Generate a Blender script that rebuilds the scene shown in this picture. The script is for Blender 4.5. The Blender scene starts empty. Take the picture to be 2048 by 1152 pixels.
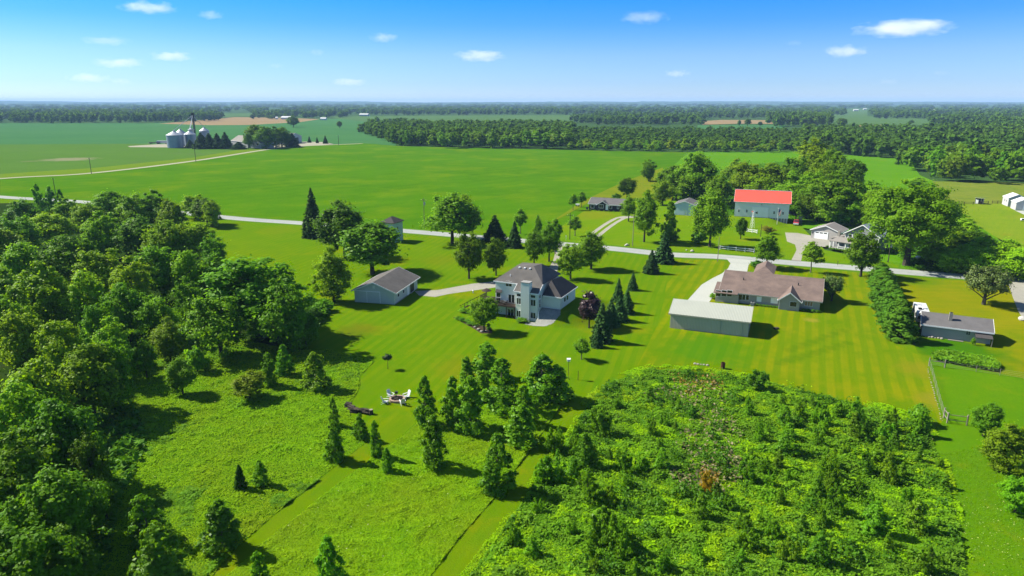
import bpy, bmesh, math, random
import numpy as np
from mathutils import Vector, Matrix

SC = bpy.context.scene
COL = SC.collection
RAD = math.radians
# ------------------------------------------------------------------ camera model (used to survey the ground from the photograph)
F, HC, HOR = 1366.0, 46.0, 202.0
PITCH = math.atan((576 - HOR) / F)
_c, _s = math.cos(PITCH), math.sin(PITCH)
FW, UP, RT = np.array([0, _c, -_s]), np.array([0, _s, _c]), np.array([1., 0, 0])
CAM = np.array([0, 0, HC])

def ray(px, py):
    return FW * F + RT * (px - 1024) + UP * (576 - py)

def P(px, py, z=0.0):
    d = ray(px, py)
    return CAM + d * ((z - HC) / d[2])

def proj(q):
    v = np.array(q) - CAM
    k = F / np.dot(v, FW)
    return 1024 + k * v[0], 576 - k * np.dot(v, UP)

def scale_at(q):
    return F / np.dot(np.array(q) - CAM, FW)

def height_for(b, ty):
    lo, hi = 0.0, 44.0
    for _ in range(40):
        m = (lo + hi) / 2
        if proj(b + np.array([0, 0, m]))[1] > ty: lo = m
        else: hi = m
    return (lo + hi) / 2

# ------------------------------------------------------------------ tagging
def tag(o, label=None, cat=None, group=None, kind=None):
    if label: o['label'] = label
    if cat: o['category'] = cat
    if group: o['group'] = group
    if kind: o['kind'] = kind
    return o

def empty(name, loc, rz=0.0):
    o = bpy.data.objects.new(name, None)
    o.empty_display_size = 0.3
    COL.objects.link(o)
    o.location = loc
    o.rotation_euler = (0, 0, rz)
    return o

def mesh_np(name, V, Fq, mat, smooth=False):
    V = np.asarray(V, dtype=np.float32)
    Fq = np.asarray(Fq, dtype=np.int32)
    k = Fq.shape[1]
    me = bpy.data.meshes.new(name)
    me.vertices.add(len(V)); me.vertices.foreach_set('co', V.ravel())
    me.loops.add(Fq.size); me.loops.foreach_set('vertex_index', Fq.ravel())
    me.polygons.add(len(Fq)); me.polygons.foreach_set('loop_start', np.arange(0, Fq.size, k, dtype=np.int32))
    if mat: me.materials.append(mat)
    if smooth: me.polygons.foreach_set('use_smooth', np.ones(len(Fq), dtype=bool))
    me.update(calc_edges=True)
    return me

def link(name, me, parent=None):
    o = bpy.data.objects.new(name, me)
    COL.objects.link(o)
    if parent is not None: o.parent = parent
    return o

class MB:
    """collects faces, builds one mesh"""
    def __init__(s): s.v = []; s.f = []
    def add(s, vs, fs):
        n = len(s.v); s.v += [tuple(map(float, v)) for v in vs]; s.f += [tuple(i + n for i in f) for f in fs]; return s
    def box(s, x0, x1, y0, y1, z0, z1):
        vs = [(x0,y0,z0),(x1,y0,z0),(x1,y1,z0),(x0,y1,z0),(x0,y0,z1),(x1,y0,z1),(x1,y1,z1),(x0,y1,z1)]
        return s.add(vs, [(3,2,1,0),(4,5,6,7),(0,1,5,4),(1,2,6,5),(2,3,7,6),(3,0,4,7)])
    def poly(s, pts): return s.add(pts, [tuple(range(len(pts)))])
    def prism(s, pts, vec):
        n = len(pts); vec = Vector(vec)
        vs = [Vector(p) for p in pts] + [Vector(p) + vec for p in pts]
        fs = [tuple(range(n))[::-1], tuple(range(n, 2*n))] + [(i, (i+1) % n, n+(i+1) % n, n+i) for i in range(n)]
        return s.add(vs, fs)
    def slab(s, pts, t): return s.prism(pts, (0, 0, t))
    def tube(s, path, rad, n=8, cap=True):
        base = len(s.v); path = [Vector(p) for p in path]
        rad = rad if isinstance(rad, (list, tuple)) else [rad] * len(path)
        rings = []
        for i, p in enumerate(path):
            d = (path[min(i+1, len(path)-1)] - path[max(i-1, 0)]).normalized()
            a = d.orthogonal().normalized() if abs(d.z) < .99 else Vector((1, 0, 0))
            b = d.cross(a)
            rings.append([p + (a * math.cos(2*math.pi*k/n) + b * math.sin(2*math.pi*k/n)) * rad[i] for k in range(n)])
        vs = [v for r in rings for v in r]
        fs = [(i*n+k, i*n+(k+1) % n, (i+1)*n+(k+1) % n, (i+1)*n+k) for i in range(len(path)-1) for k in range(n)]
        if cap: fs += [tuple(range(n))[::-1], tuple((len(path)-1)*n + k for k in range(n))]
        return s.add(vs, fs)
    def lathe(s, prof, n=24, c=(0, 0), cap=True):
        vs = [(c[0]+r*math.cos(2*math.pi*k/n), c[1]+r*math.sin(2*math.pi*k/n), z) for r, z in prof for k in range(n)]
        fs = [(i*n+k, i*n+(k+1) % n, (i+1)*n+(k+1) % n, (i+1)*n+k) for i in range(len(prof)-1) for k in range(n)]
        if cap: fs += [tuple(range(n))[::-1], tuple((len(prof)-1)*n+k for k in range(n))]
        return s.add(vs, fs)
    def build(s, name, mat, parent=None, bevel=0.0, smooth=False):
        me = bpy.data.meshes.new(name)
        me.from_pydata(s.v, [], s.f)
        bm = bmesh.new(); bm.from_mesh(me)
        bmesh.ops.recalc_face_normals(bm, faces=bm.faces)
        if bevel: bmesh.ops.bevel(bm, geom=list(bm.edges), offset=bevel, segments=2, affect='EDGES', profile=.6, clamp_overlap=True)
        bm.to_mesh(me); bm.free()
        if smooth:
            for p in me.polygons: p.use_smooth = True
        me.materials.append(mat)
        return link(name, me, parent)

# ------------------------------------------------------------------ materials
def new_mat(name):
    m = bpy.data.materials.new(name); m.use_nodes = True
    nt = m.node_tree; nt.nodes.clear()
    out = nt.nodes.new('ShaderNodeOutputMaterial')
    return m, nt, out

def N(nt, t, **kw):
    n = nt.nodes.new(t)
    for k, v in kw.items():
        if k in n.inputs.keys(): n.inputs[k].default_value = v
        else: setattr(n, k, v)
    return n

def rgba(c): return (c[0], c[1], c[2], 1.0)
def dim(c, k=.74): return tuple(x * k for x in c) if c else c

def mixrgb(nt, fac, a, b, blend='MIX'):
    m = nt.nodes.new('ShaderNodeMix'); m.data_type = 'RGBA'; m.blend_type = blend
    for i, v in ((0, fac), (6, a), (7, b)):
        if hasattr(v, 'is_output') or isinstance(v, bpy.types.NodeSocket): nt.links.new(v, m.inputs[i])
        else: m.inputs[i].default_value = v if i == 0 else rgba(v)
    return m.outputs[2]

def math_n(nt, op, a, b=None, clamp=False):
    m = nt.nodes.new('ShaderNodeMath'); m.operation = op; m.use_clamp = clamp
    for i, v in enumerate((a, b)):
        if v is None: continue
        if isinstance(v, bpy.types.NodeSocket): nt.links.new(v, m.inputs[i])
        else: m.inputs[i].default_value = v
    return m.outputs[0]

def noise(nt, vec, scale, detail=4, rough=.55):
    n = nt.nodes.new('ShaderNodeTexNoise'); n.inputs['Scale'].default_value = scale
    n.inputs['Detail'].default_value = detail; n.inputs['Roughness'].default_value = rough
    if vec is not None: nt.links.new(vec, n.inputs['Vector'])
    return n.outputs['Fac']

def ramp(nt, fac, a, b):
    r = nt.nodes.new('ShaderNodeMapRange'); r.inputs[1].default_value = a; r.inputs[2].default_value = b
    nt.links.new(fac, r.inputs[0]); return r.outputs[0]

def surf(name, col, col2=None, scale=1.5, rough=.8, spec=.3, metal=0.0, bump=None, axis=None, period=.3, stretch=None):
    """plain building/prop material: two-tone mottling plus optional ribs/laps in the bump"""
    m, nt, out = new_mat(name); col = dim(col); col2 = dim(col2)
    b = N(nt, 'ShaderNodeBsdfPrincipled'); b.inputs['Roughness'].default_value = rough
    b.inputs['Specular IOR Level'].default_value = spec; b.inputs['Metallic'].default_value = metal
    tc = N(nt, 'ShaderNodeTexCoord'); vec = tc.outputs['Object']
    if stretch:
        mp = N(nt, 'ShaderNodeMapping'); mp.inputs['Scale'].default_value = stretch; nt.links.new(vec, mp.inputs[0]); nvec = mp.outputs[0]
    else: nvec = vec
    col2 = col2 or tuple(c * .8 for c in col)
    n1 = ramp(nt, noise(nt, nvec, scale, 6, .65), .3, .7)
    c = mixrgb(nt, n1, col, col2)
    if axis is not None:
        w = nt.nodes.new('ShaderNodeTexWave'); w.wave_type = 'BANDS'; w.bands_direction = axis
        w.wave_profile = 'SAW' if axis == 'Z' else 'SIN'
        w.inputs['Scale'].default_value = .314 / period; nt.links.new(vec, w.inputs['Vector'])
        bp = N(nt, 'ShaderNodeBump'); bp.inputs['Strength'].default_value = .5 if bump is None else bump; bp.inputs['Distance'].default_value = .04
        nt.links.new(w.outputs['Fac'], bp.inputs['Height']); nt.links.new(bp.outputs[0], b.inputs['Normal'])
        c = mixrgb(nt, math_n(nt, 'MULTIPLY', ramp(nt, w.outputs['Fac'], .0, .25), 1), tuple(x * .86 for x in col2), c)
    elif bump:
        bp = N(nt, 'ShaderNodeBump'); bp.inputs['Strength'].default_value = bump; bp.inputs['Distance'].default_value = .05
        nt.links.new(noise(nt, vec, scale * 9, 3), bp.inputs['Height']); nt.links.new(bp.outputs[0], b.inputs['Normal'])
    nt.links.new(c, b.inputs['Base Color']); nt.links.new(b.outputs[0], out.inputs[0])
    return m

def leaf_mat(name, ca, cb, transl=.35, rough=.5, spec=.25, patch=None):
    m, nt, out = new_mat(name)
    geo = N(nt, 'ShaderNodeNewGeometry'); oi = N(nt, 'ShaderNodeObjectInfo'); tc = N(nt, 'ShaderNodeTexCoord')
    c = mixrgb(nt, geo.outputs['Random Per Island'], ca, cb)
    cl = ramp(nt, noise(nt, tc.outputs['Object'], .55, 3), .3, .7)
    c = mixrgb(nt, math_n(nt, 'MULTIPLY', cl, .45), c, tuple(x * k for x, k in zip(cb, (1.35, 1.18, .9))))
    if patch:
        pn = ramp(nt, noise(nt, geo.outputs['Position'], patch[1], 4, .6), .42, .68)
        c = mixrgb(nt, math_n(nt, 'MULTIPLY', pn, patch[2]), c, patch[0])
    c = mixrgb(nt, 1.0, c, oi.outputs['Color'], 'MULTIPLY')
    hsv = N(nt, 'ShaderNodeHueSaturation')
    nt.links.new(c, hsv.inputs['Color'])
    nt.links.new(math_n(nt, 'MULTIPLY_ADD', oi.outputs['Random'], .3), hsv.inputs['Value'])
    hsv.inputs['Value'].links[0].from_node.inputs[2].default_value = .85
    b = N(nt, 'ShaderNodeBsdfPrincipled'); b.inputs['Roughness'].default_value = rough; b.inputs['Specular IOR Level'].default_value = spec
    t = N(nt, 'ShaderNodeBsdfTranslucent'); mx = N(nt, 'ShaderNodeMixShader'); mx.inputs[0].default_value = transl
    tcol = mixrgb(nt, 1.0, hsv.outputs[0], (1.35, 1.25, .55), 'MULTIPLY')
    nt.links.new(hsv.outputs[0], b.inputs['Base Color']); nt.links.new(tcol, t.inputs['Color'])
    nt.links.new(b.outputs[0], mx.inputs[1]); nt.links.new(t.outputs[0], mx.inputs[2]); nt.links.new(mx.outputs[0], out.inputs[0])
    return m

def ground_mat(name, ca, cb, cc=None, scales=(.03, .25), stripe=None, stripe_amt=.5, fine=3.0, cc_rng=(.55, .75), bump=.3, patches=()):
    """grass / crop / soil: two scales of mottling, optional mowing stripes given by two surveyed ground points and a width in metres"""
    m, nt, out = new_mat(name); ca, cb, cc = dim(ca), dim(cb), dim(cc)
    if stripe: stripe = stripe[:3] + (dim(stripe[3]),)
    patches = [(q, r, dim(c), a) for q, r, c, a in patches]
    geo = N(nt, 'ShaderNodeNewGeometry'); pos = geo.outputs['Position']
    a = ramp(nt, noise(nt, pos, scales[0], 5, .6), .32, .68)
    f = ramp(nt, noise(nt, pos, scales[1], 5, .6), .3, .7)
    c = mixrgb(nt, math_n(nt, 'ADD', math_n(nt, 'MULTIPLY', a, .6), math_n(nt, 'MULTIPLY', f, .4)), ca, cb)
    if cc:
        k = ramp(nt, noise(nt, pos, scales[0] * 2.3, 6, .68), *cc_rng)
        c = mixrgb(nt, math_n(nt, 'MULTIPLY', k, .8), c, cc)
    if stripe:
        (p0, p1, wid, scol) = stripe
        d = (p1 - p0)[:2]; d = d / np.hypot(*d)
        vm = N(nt, 'ShaderNodeVectorMath', operation='DOT_PRODUCT'); nt.links.new(pos, vm.inputs[0]); vm.inputs[1].default_value = (-d[1], d[0], 0)
        wob = math_n(nt, 'MULTIPLY', noise(nt, pos, .05, 2), .7)
        ph = math_n(nt, 'MULTIPLY', math_n(nt, 'ADD', vm.outputs['Value'], wob), math.pi / wid)
        sn = ramp(nt, math_n(nt, 'SINE', ph), -.3, .3)
        along = N(nt, 'ShaderNodeVectorMath', operation='DOT_PRODUCT'); nt.links.new(pos, along.inputs[0]); along.inputs[1].default_value = (d[0], d[1], 0)
        brk = ramp(nt, noise(nt, pos, .12, 4, .65), .35, .6)
        c = mixrgb(nt, math_n(nt, 'MULTIPLY', math_n(nt, 'MULTIPLY', sn, brk), stripe_amt), c, scol)
        cb_ = N(nt, 'ShaderNodeCombineXYZ'); nt.links.new(math_n(nt, 'MULTIPLY', vm.outputs['Value'], 2.2 / wid), cb_.inputs[0]); nt.links.new(math_n(nt, 'MULTIPLY', along.outputs['Value'], .10 / wid), cb_.inputs[1])
        stk = ramp(nt, noise(nt, cb_.outputs[0], 1.0, 4, .7), .35, .65)
        c = mixrgb(nt, math_n(nt, 'MULTIPLY', stk, .40), c, mixrgb(nt, 1.0, c, (1.45, 1.15, 1.0), 'MULTIPLY'))
    for (q, r, pc, amt) in patches:
        dn = N(nt, 'ShaderNodeVectorMath', operation='DISTANCE'); nt.links.new(pos, dn.inputs[0]); dn.inputs[1].default_value = tuple(q)
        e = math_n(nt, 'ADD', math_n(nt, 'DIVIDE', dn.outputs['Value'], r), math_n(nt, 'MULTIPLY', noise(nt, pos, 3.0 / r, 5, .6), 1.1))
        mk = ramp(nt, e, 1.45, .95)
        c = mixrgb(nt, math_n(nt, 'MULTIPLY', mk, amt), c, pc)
    fn = ramp(nt, noise(nt, pos, fine, 3, .7), .25, .75)
    c = mixrgb(nt, math_n(nt, 'MULTIPLY', fn, .42), c, mixrgb(nt, 1.0, c, (.45, .5, .4), 'MULTIPLY'))
    b = N(nt, 'ShaderNodeBsdfPrincipled'); b.inputs['Roughness'].default_value = 1; b.inputs['Specular IOR Level'].default_value = 0
    if bump:
        bp = N(nt, 'ShaderNodeBump'); bp.inputs['Strength'].default_value = bump; bp.inputs['Distance'].default_value = .25
        nt.links.new(noise(nt, pos, fine * 1.3, 4, .7), bp.inputs['Height']); nt.links.new(bp.outputs[0], b.inputs['Normal'])
    nt.links.new(c, b.inputs['Base Color']); nt.links.new(b.outputs[0], out.inputs[0])
    return m

# ------------------------------------------------------------------ ground, fields, lawns, roads
def sheet(name, pts, z, mat, label=None):
    bm = bmesh.new()
    bm.faces.new([bm.verts.new(tuple(P(x, y)[:2]) + (z,)) for x, y in pts])
    bmesh.ops.recalc_face_normals(bm, faces=bm.faces)
    if bm.faces[:][0].normal.z < 0: bmesh.ops.reverse_faces(bm, faces=bm.faces)
    bmesh.ops.triangulate(bm, faces=bm.faces)
    me = bpy.data.meshes.new(name); bm.to_mesh(me); bm.free(); me.materials.append(mat)
    return tag(link(name, me), kind='structure')

def ribbon(name, pts, width, z, mat):
    """constant-width strip along surveyed centre points, smoothed"""
    q = np.array([P(x, y)[:2] for x, y in pts])
    t = np.arange(len(q)); tt = np.linspace(0, len(q) - 1, (len(q) - 1) * 8 + 1)
    def cr(k):
        out = []
        for u in tt:
            i = min(int(u), len(q) - 2); f = u - i
            p0, p1, p2, p3 = q[max(i-1, 0)], q[i], q[i+1], q[min(i+2, len(q)-1)]
            out.append(.5 * ((2*p1) + (p2-p0)*f + (2*p0-5*p1+4*p2-p3)*f*f + (3*p1-p0-3*p2+p3)*f**3))
        return np.array(out)
    c = cr(0); d = np.gradient(c, axis=0); d /= np.linalg.norm(d, axis=1)[:, None]
    n = np.stack([-d[:, 1], d[:, 0]], 1)
    L, R = c + n * width / 2, c - n * width / 2
    V = np.concatenate([np.c_[L, np.full(len(L), z)], np.c_[R, np.full(len(R), z)]])
    m = len(c)
    Fq = np.array([(i, m+i, m+i+1, i+1) for i in range(m-1)])
    return tag(link(name, mesh_np(name, V, Fq, mat)), kind='structure')

G_BASE = ground_mat('far_farmland', (.035, .085, .022), (.06, .12, .03), (.14, .12, .05), (.0016, .02), fine=.3, cc_rng=(.6, .75), bump=0)
G_SOY = ground_mat('soybean_field', (.050, .155, .050), (.068, .188, .058), (.09, .19, .05), (.006, .05), fine=.5, bump=0)
G_SOYL = ground_mat('left_field', (.074, .165, .022), (.095, .195, .026), (.10, .15, .05), (.010, .07), fine=.6, bump=0,
                    patches=[(P(140, 318), 26, (.26, .25, .15), .8), (P(60, 322), 10, (.2, .2, .1), .4)])
G_CROP = ground_mat('bright_crop_field', (.046, .155, .001), (.070, .195, .002), (.145, .225, .003), (.012, .07), fine=.9, bump=.35,
                    stripe=(P(300, 380), P(900, 330), 7.0, (.080, .20, .002)), stripe_amt=.4, cc_rng=(.48, .72))
G_WHEAT = ground_mat('wheat_stubble', (.27, .19, .10), (.33, .24, .13), None, (.01, .08), fine=.5, bump=0)
G_GREEN2 = ground_mat('far_green_field', (.07, .15, .04), (.09, .17, .05), None, (.004, .03), fine=.4, bump=0)
G_HAY = ground_mat('hay_strip', (.13, .20, .006), (.20, .22, .010), (.075, .19, .006), (.03, .2), fine=1.4)
G_LAWN = ground_mat('home_lawn', (.070, .190, .001), (.118, .212, .002), (.25, .220, .004), (.018, .10), (P(640, 850), P(1000, 560), 1.1, (.155, .225, .002)), .5, fine=4.0,
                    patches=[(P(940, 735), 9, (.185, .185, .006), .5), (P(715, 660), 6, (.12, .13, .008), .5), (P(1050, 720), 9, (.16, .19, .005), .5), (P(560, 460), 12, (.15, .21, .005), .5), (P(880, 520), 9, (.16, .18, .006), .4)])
G_LAWN2 = ground_mat('ranch_lawn', (.085, .195, .001), (.140, .212, .002), (.225, .230, .004), (.02, .12), (P(1700, 800), P(1682, 640), 1.25, (.205, .232, .002)), .75, fine=4.0,
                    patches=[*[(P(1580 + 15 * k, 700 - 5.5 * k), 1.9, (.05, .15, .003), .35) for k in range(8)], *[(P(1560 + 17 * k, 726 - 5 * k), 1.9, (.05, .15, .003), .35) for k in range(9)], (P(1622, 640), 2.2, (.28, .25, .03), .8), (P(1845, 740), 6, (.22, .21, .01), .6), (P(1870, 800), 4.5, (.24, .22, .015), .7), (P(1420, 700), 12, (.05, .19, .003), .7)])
G_LAWN3 = ground_mat('side_lawn', (.12, .200, .002), (.21, .220, .003), (.25, .235, .006), (.03, .12), (P(1800, 600), P(1990, 600), 1.7, (.20, .215, .004)), .6, fine=4.0,
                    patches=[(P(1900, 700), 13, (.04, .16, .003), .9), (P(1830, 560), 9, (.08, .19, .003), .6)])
G_FRONT = ground_mat('front_lawn', (.090, .225, .002), (.140, .235, .003), (.26, .23, .006), (.02, .12), (P(1180, 470), P(1400, 440), 2.0, (.14, .235, .006)), .5, fine=3.0,
                    patches=[(P(1180, 430), 16, (.19, .21, .008), .6)])
G_FAR_LAWN = ground_mat('far_lawn', (.13, .24, .010), (.19, .27, .02), (.20, .22, .015), (.03, .12), (P(1960, 480), P(2010, 420), 3, (.16, .25, .014)), .5, fine=2.0)
G_ROUGH = ground_mat('rough_pasture', (.13, .20, .020), (.21, .24, .035), (.08, .16, .02), (.05, .2), fine=1.2)
G_SWATH = ground_mat('overgrown_swath', (.075, .235, .005), (.115, .265, .007), (.15, .24, .012), (.03, .2), fine=1.0, bump=.6)
G_MEADOW = ground_mat('meadow_floor', (.040, .150, .004), (.070, .185, .004), (.13, .18, .008), (.03, .25), fine=2.5, bump=.6)
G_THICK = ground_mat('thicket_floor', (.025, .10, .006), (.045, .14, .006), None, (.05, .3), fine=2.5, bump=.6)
G_PAST = ground_mat('fenced_pasture', (.070, .200, .002), (.110, .225, .003), (.17, .23, .004), (.09, .7), fine=3.0)
G_PATH = ground_mat('mown_path', (.075, .190, .002), (.130, .210, .002), (.23, .215, .004), (.06, .3), (P(640, 960), P(900, 740), 1.2, (.12, .2, .003)), .5, fine=3.5)
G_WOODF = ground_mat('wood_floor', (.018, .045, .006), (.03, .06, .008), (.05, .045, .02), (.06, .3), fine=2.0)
G_ASPH = ground_mat('worn_asphalt', (.33, .36, .36), (.45, .47, .45), (.28, .30, .31), (.06, .5), fine=2.5, bump=.05, cc_rng=(.6, .72))
G_GRAV = ground_mat('pale_gravel', (.33, .32, .28), (.42, .40, .35), (.27, .28, .19), (.1, .8), fine=5, bump=.2)
G_CONC = ground_mat('concrete', (.44, .46, .43), (.51, .52, .49), None, (.08, .5), fine=3, bump=.03)
G_FARMROAD = ground_mat('farm_gravel', (.34, .33, .25), (.42, .40, .32), None, (.02, .2), fine=1.5, bump=0)
G_PATIO = ground_mat('patio_stone', (.26, .27, .26), (.46, .46, .42), (.36, .36, .33), (.6, 2.2), fine=5, bump=.5)

bm_ = MB().poly([(-14000, -400, -.6), (14000, -400, -.6), (14000, 18000, -.6), (-14000, 18000, -.6)])
tag(bm_.build('ground', G_BASE), kind='structure')

# far fields (kept a few centimetres apart so that they stay clean at a kilometre)
sheet('soybean_field', [(-200, 246), (300, 246), (445, 240), (760, 236), (800, 262), (790, 296), (600, 296), (300, 300), (-300, 292)], -.40, G_SOY)
sheet('wheat_field', [(318, 247), (400, 240), (470, 234), (560, 235), (640, 238), (600, 244), (500, 249.5), (420, 250)], -.34, G_WHEAT)
sheet('far_field', [(420, 226.5), (540, 226), (570, 233), (470, 233), (400, 238)], -.34, G_GREEN2)
sheet('far_field', [(640, 233), (860, 231), (1160, 230), (1160, 241), (760, 246)], -.34, G_GREEN2)
sheet('far_stubble', [(1405, 242), (1440, 239.5), (1560, 240), (1560, 247.5), (1480, 247), (1405, 249)], -.34, G_WHEAT)
sheet('far_field', [(1395, 249.6), (1570, 249), (1570, 262), (1395, 262)], -.38, G_SOY)
sheet('far_field', [(1655, 232), (1700, 217), (1735, 217), (1735, 232), (1860, 238), (1870, 250), (1655, 252)], -.34, G_GREEN2)
sheet('far_stubble', [(1655, 250.5), (1765, 249.5), (1770, 255), (1655, 256.5)], -.28, G_WHEAT)
sheet('left_field', [(-300, 290), (300, 287), (430, 293), (540, 297), (385, 318), (182, 342), (0, 354), (-300, 366)], -.20, G_SOYL)
sheet('left_verge', [(-300, 358), (0, 347.5), (182, 336), (385, 315), (480, 299), (545, 297.5), (385, 323), (182, 346), (0, 357.5), (-300, 372)], -.14,
      ground_mat('verge_grass', (.12, .21, .01), (.15, .23, .015), None, (.03, .2), fine=1.0, bump=0))
sheet('crop_field', [(-300, 372), (0, 357), (182, 346), (385, 322), (530, 299), (600, 292), (725, 286), (800, 292), (1340, 304), (1430, 304), (1345, 345), (1230, 395), (1105, 470), (1080, 490), (870, 475), (610, 456), (445, 444), (180, 416), (0, 404), (-300, 388)], -.10, G_CROP)
sheet('overgrown_swath', [(1380, 303), (1610, 303), (1725, 312), (1815, 316), (1840, 350), (1890, 372), (1950, 425), (2070, 560), (1740, 530), (1640, 460), (1420, 430), (1300, 370)], -.06, G_SWATH)
sheet('rough_pasture', [(1865, 362), (2300, 372), (2300, 412), (1895, 409)], -.05, G_ROUGH)
sheet('far_lawn', [(1890, 407), (2300, 409), (2300, 560), (2040, 500), (1985, 470)], -.03, G_FAR_LAWN)
sheet('hay_strip', [(1090, 452), (1165, 402), (1250, 362), (1325, 335), (1350, 380), (1340, 408), (1180, 404)], -.03, G_HAY)
# near lawns
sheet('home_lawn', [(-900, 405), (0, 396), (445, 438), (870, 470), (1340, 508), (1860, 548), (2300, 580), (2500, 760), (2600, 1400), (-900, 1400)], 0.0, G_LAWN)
sheet('front_lawn', [(1075, 485), (1200, 400), (1245, 396), (1350, 402), (1440, 425), (1600, 450), (1650, 500), (1800, 530), (1790, 545), (1440, 515), (1207, 497)], .004, G_FRONT)
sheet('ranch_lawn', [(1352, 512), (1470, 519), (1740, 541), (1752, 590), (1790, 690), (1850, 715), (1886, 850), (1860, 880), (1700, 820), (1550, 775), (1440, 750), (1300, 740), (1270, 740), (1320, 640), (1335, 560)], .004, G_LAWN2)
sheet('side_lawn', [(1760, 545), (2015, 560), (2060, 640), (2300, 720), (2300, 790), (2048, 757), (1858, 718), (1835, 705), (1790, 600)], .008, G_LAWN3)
sheet('fenced_pasture', [(1856, 719), (2048, 757), (2300, 800), (2300, 900), (2048, 868), (1935, 851), (1888, 841)], .012, G_PAST)
sheet('rough_lawn', [(1886, 842), (1935, 852), (2100, 880), (2400, 1000), (2400, 1400), (1990, 1400), (1935, 1160), (1905, 1010), (1880, 920), (1860, 870)], .006, G_PAST)
sheet('meadow', [(420, 660), (590, 700), (660, 700), (750, 722), (720, 752), (718, 778), (698, 812), (700, 832), (748, 872), (655, 945), (560, 1020), (470, 1098), (390, 1180), (200, 1400), (-500, 1400), (-400, 900), (100, 700)], .008, G_MEADOW)
sheet('meadow', [(836, 842), (905, 810), (1105, 800), (1122, 812), (1060, 900), (985, 1000), (915, 1080), (840, 1165), (700, 1400), (300, 1400), (480, 1130), (560, 1060), (700, 950), (800, 875)], .008, G_MEADOW)
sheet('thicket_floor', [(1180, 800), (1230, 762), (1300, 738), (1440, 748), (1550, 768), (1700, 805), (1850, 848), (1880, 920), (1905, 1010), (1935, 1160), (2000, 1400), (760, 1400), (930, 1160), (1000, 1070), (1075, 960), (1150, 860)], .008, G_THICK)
sheet('mown_path', [(800, 828), (850, 842), (800, 875), (700, 950), (560, 1060), (480, 1130), (300, 1400), (180, 1400), (390, 1180), (470, 1098), (560, 1020), (655, 945), (748, 872)], .004, G_PATH)
sheet('mown_path', [(1125, 806), (1175, 805), (1150, 860), (1075, 960), (1000, 1070), (930, 1160), (760, 1400), (650, 1400), (840, 1165), (915, 1080), (985, 1000), (1060, 900)], .004, G_PATH)
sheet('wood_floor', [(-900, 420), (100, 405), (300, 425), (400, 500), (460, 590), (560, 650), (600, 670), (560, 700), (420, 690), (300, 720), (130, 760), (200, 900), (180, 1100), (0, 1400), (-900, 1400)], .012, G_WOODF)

# roads and drives
ROAD = [(-420, 352), (-120, 383), (10, 394.5), (178, 405), (448, 434.5), (608, 446.5), (790, 460.3), (1000, 478), (1207, 495.5), (1340, 509), (1440, 513.5), (1580, 525.5), (1717, 536.5), (1860, 548), (1960, 555), (2090, 566), (2300, 586)]
ribbon('road_verge', ROAD, 10.5, .012, ground_mat('roadside_grass', (.075, .20, .006), (.10, .21, .01), (.15, .19, .02), (.05, .3), fine=2))
ribbon('road_shoulder', ROAD, 7.3, .016, ground_mat('shoulder_gravel', (.26, .26, .20), (.16, .20, .06), (.34, .33, .28), (.15, .9), fine=4, bump=.2))
ribbon('road', ROAD, 6.3, .020, G_ASPH)
ribbon('road_centre_line', ROAD, .16, .026, ground_mat('worn_centre_paint', (.25, .24, .20), (.34, .33, .29), None, (.2, 1), fine=4, bump=0))
ribbon('farm_road', [(-400, 391), (0, 357), (182, 346), (385, 322), (530, 299.5), (600, 292.5), (650, 290), (725, 287)], 6.0, -.06, G_FARMROAD)
sheet('farmyard', [(255, 292), (335, 287), (420, 287), (560, 287), (610, 283), (650, 284), (668, 288), (600, 293), (530, 295), (345, 294.6), (260, 294)], -.12, G_FARMROAD)
sheet('side_road', [(2013, 554), (2120, 562), (2300, 800), (2060, 660), (2036, 622), (2024, 590), (2016, 566)], .024, G_GRAV)
sheet('home_drive', [(829, 582), (876, 580), (944, 567.5), (1010, 560), (1060, 558), (1090, 548), (1106, 522), (1112, 500), (1116, 489), (1126, 489), (1122, 510), (1114, 545), (1104, 562), (1050, 570), (990, 575), (898, 588), (870, 594), (838, 591)], .016, G_GRAV)
sheet('ranch_drive', [(1452, 516), (1506, 521), (1497, 530), (1494, 545), (1480, 566), (1431, 586), (1418, 605), (1380, 622), (1372, 604), (1403, 569.5), (1424, 557), (1444, 547), (1456, 537), (1461, 527)], .030, G_CONC)
sheet('barn_drive', [(1570, 465), (1595, 466), (1621, 471), (1668, 480), (1660, 494), (1614, 492.5), (1606, 503), (1602, 523), (1582, 522), (1593, 500), (1590, 489), (1574, 483)], .016, G_GRAV)
ribbon('gravel_track', [(1268, 434), (1250, 434.5), (1236, 438.5), (1215, 451), (1190, 470), (1178, 482), (1170, 492)], 4.6, .010, G_GRAV)
ribbon('track_grass', [(1240, 437), (1236, 438.5), (1215, 451), (1190, 470), (1178, 482), (1172, 489)], 1.3, .016, G_FRONT)
sheet('far_drive', [(2030, 421), (2300, 430), (2300, 445), (2050, 430)], -.01, G_CONC)

# ------------------------------------------------------------------ sun, sky, camera, haze
SX, SY = 1.05, -.36                      # horizontal run of a shadow per metre of height
SUN_EL = math.atan(1 / math.hypot(SX, SY))
sd = Vector((SX, SY, -1)).normalized()
sun = bpy.data.lights.new('sun', 'SUN'); sun.energy = 5.0; sun.angle = RAD(.5); sun.color = (1.0, .94, .80)
so = bpy.data.objects.new('sun', sun); COL.objects.link(so); so.rotation_euler = sd.to_track_quat('-Z', 'Y').to_euler(); so.location = (-100, 100, 150)

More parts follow.
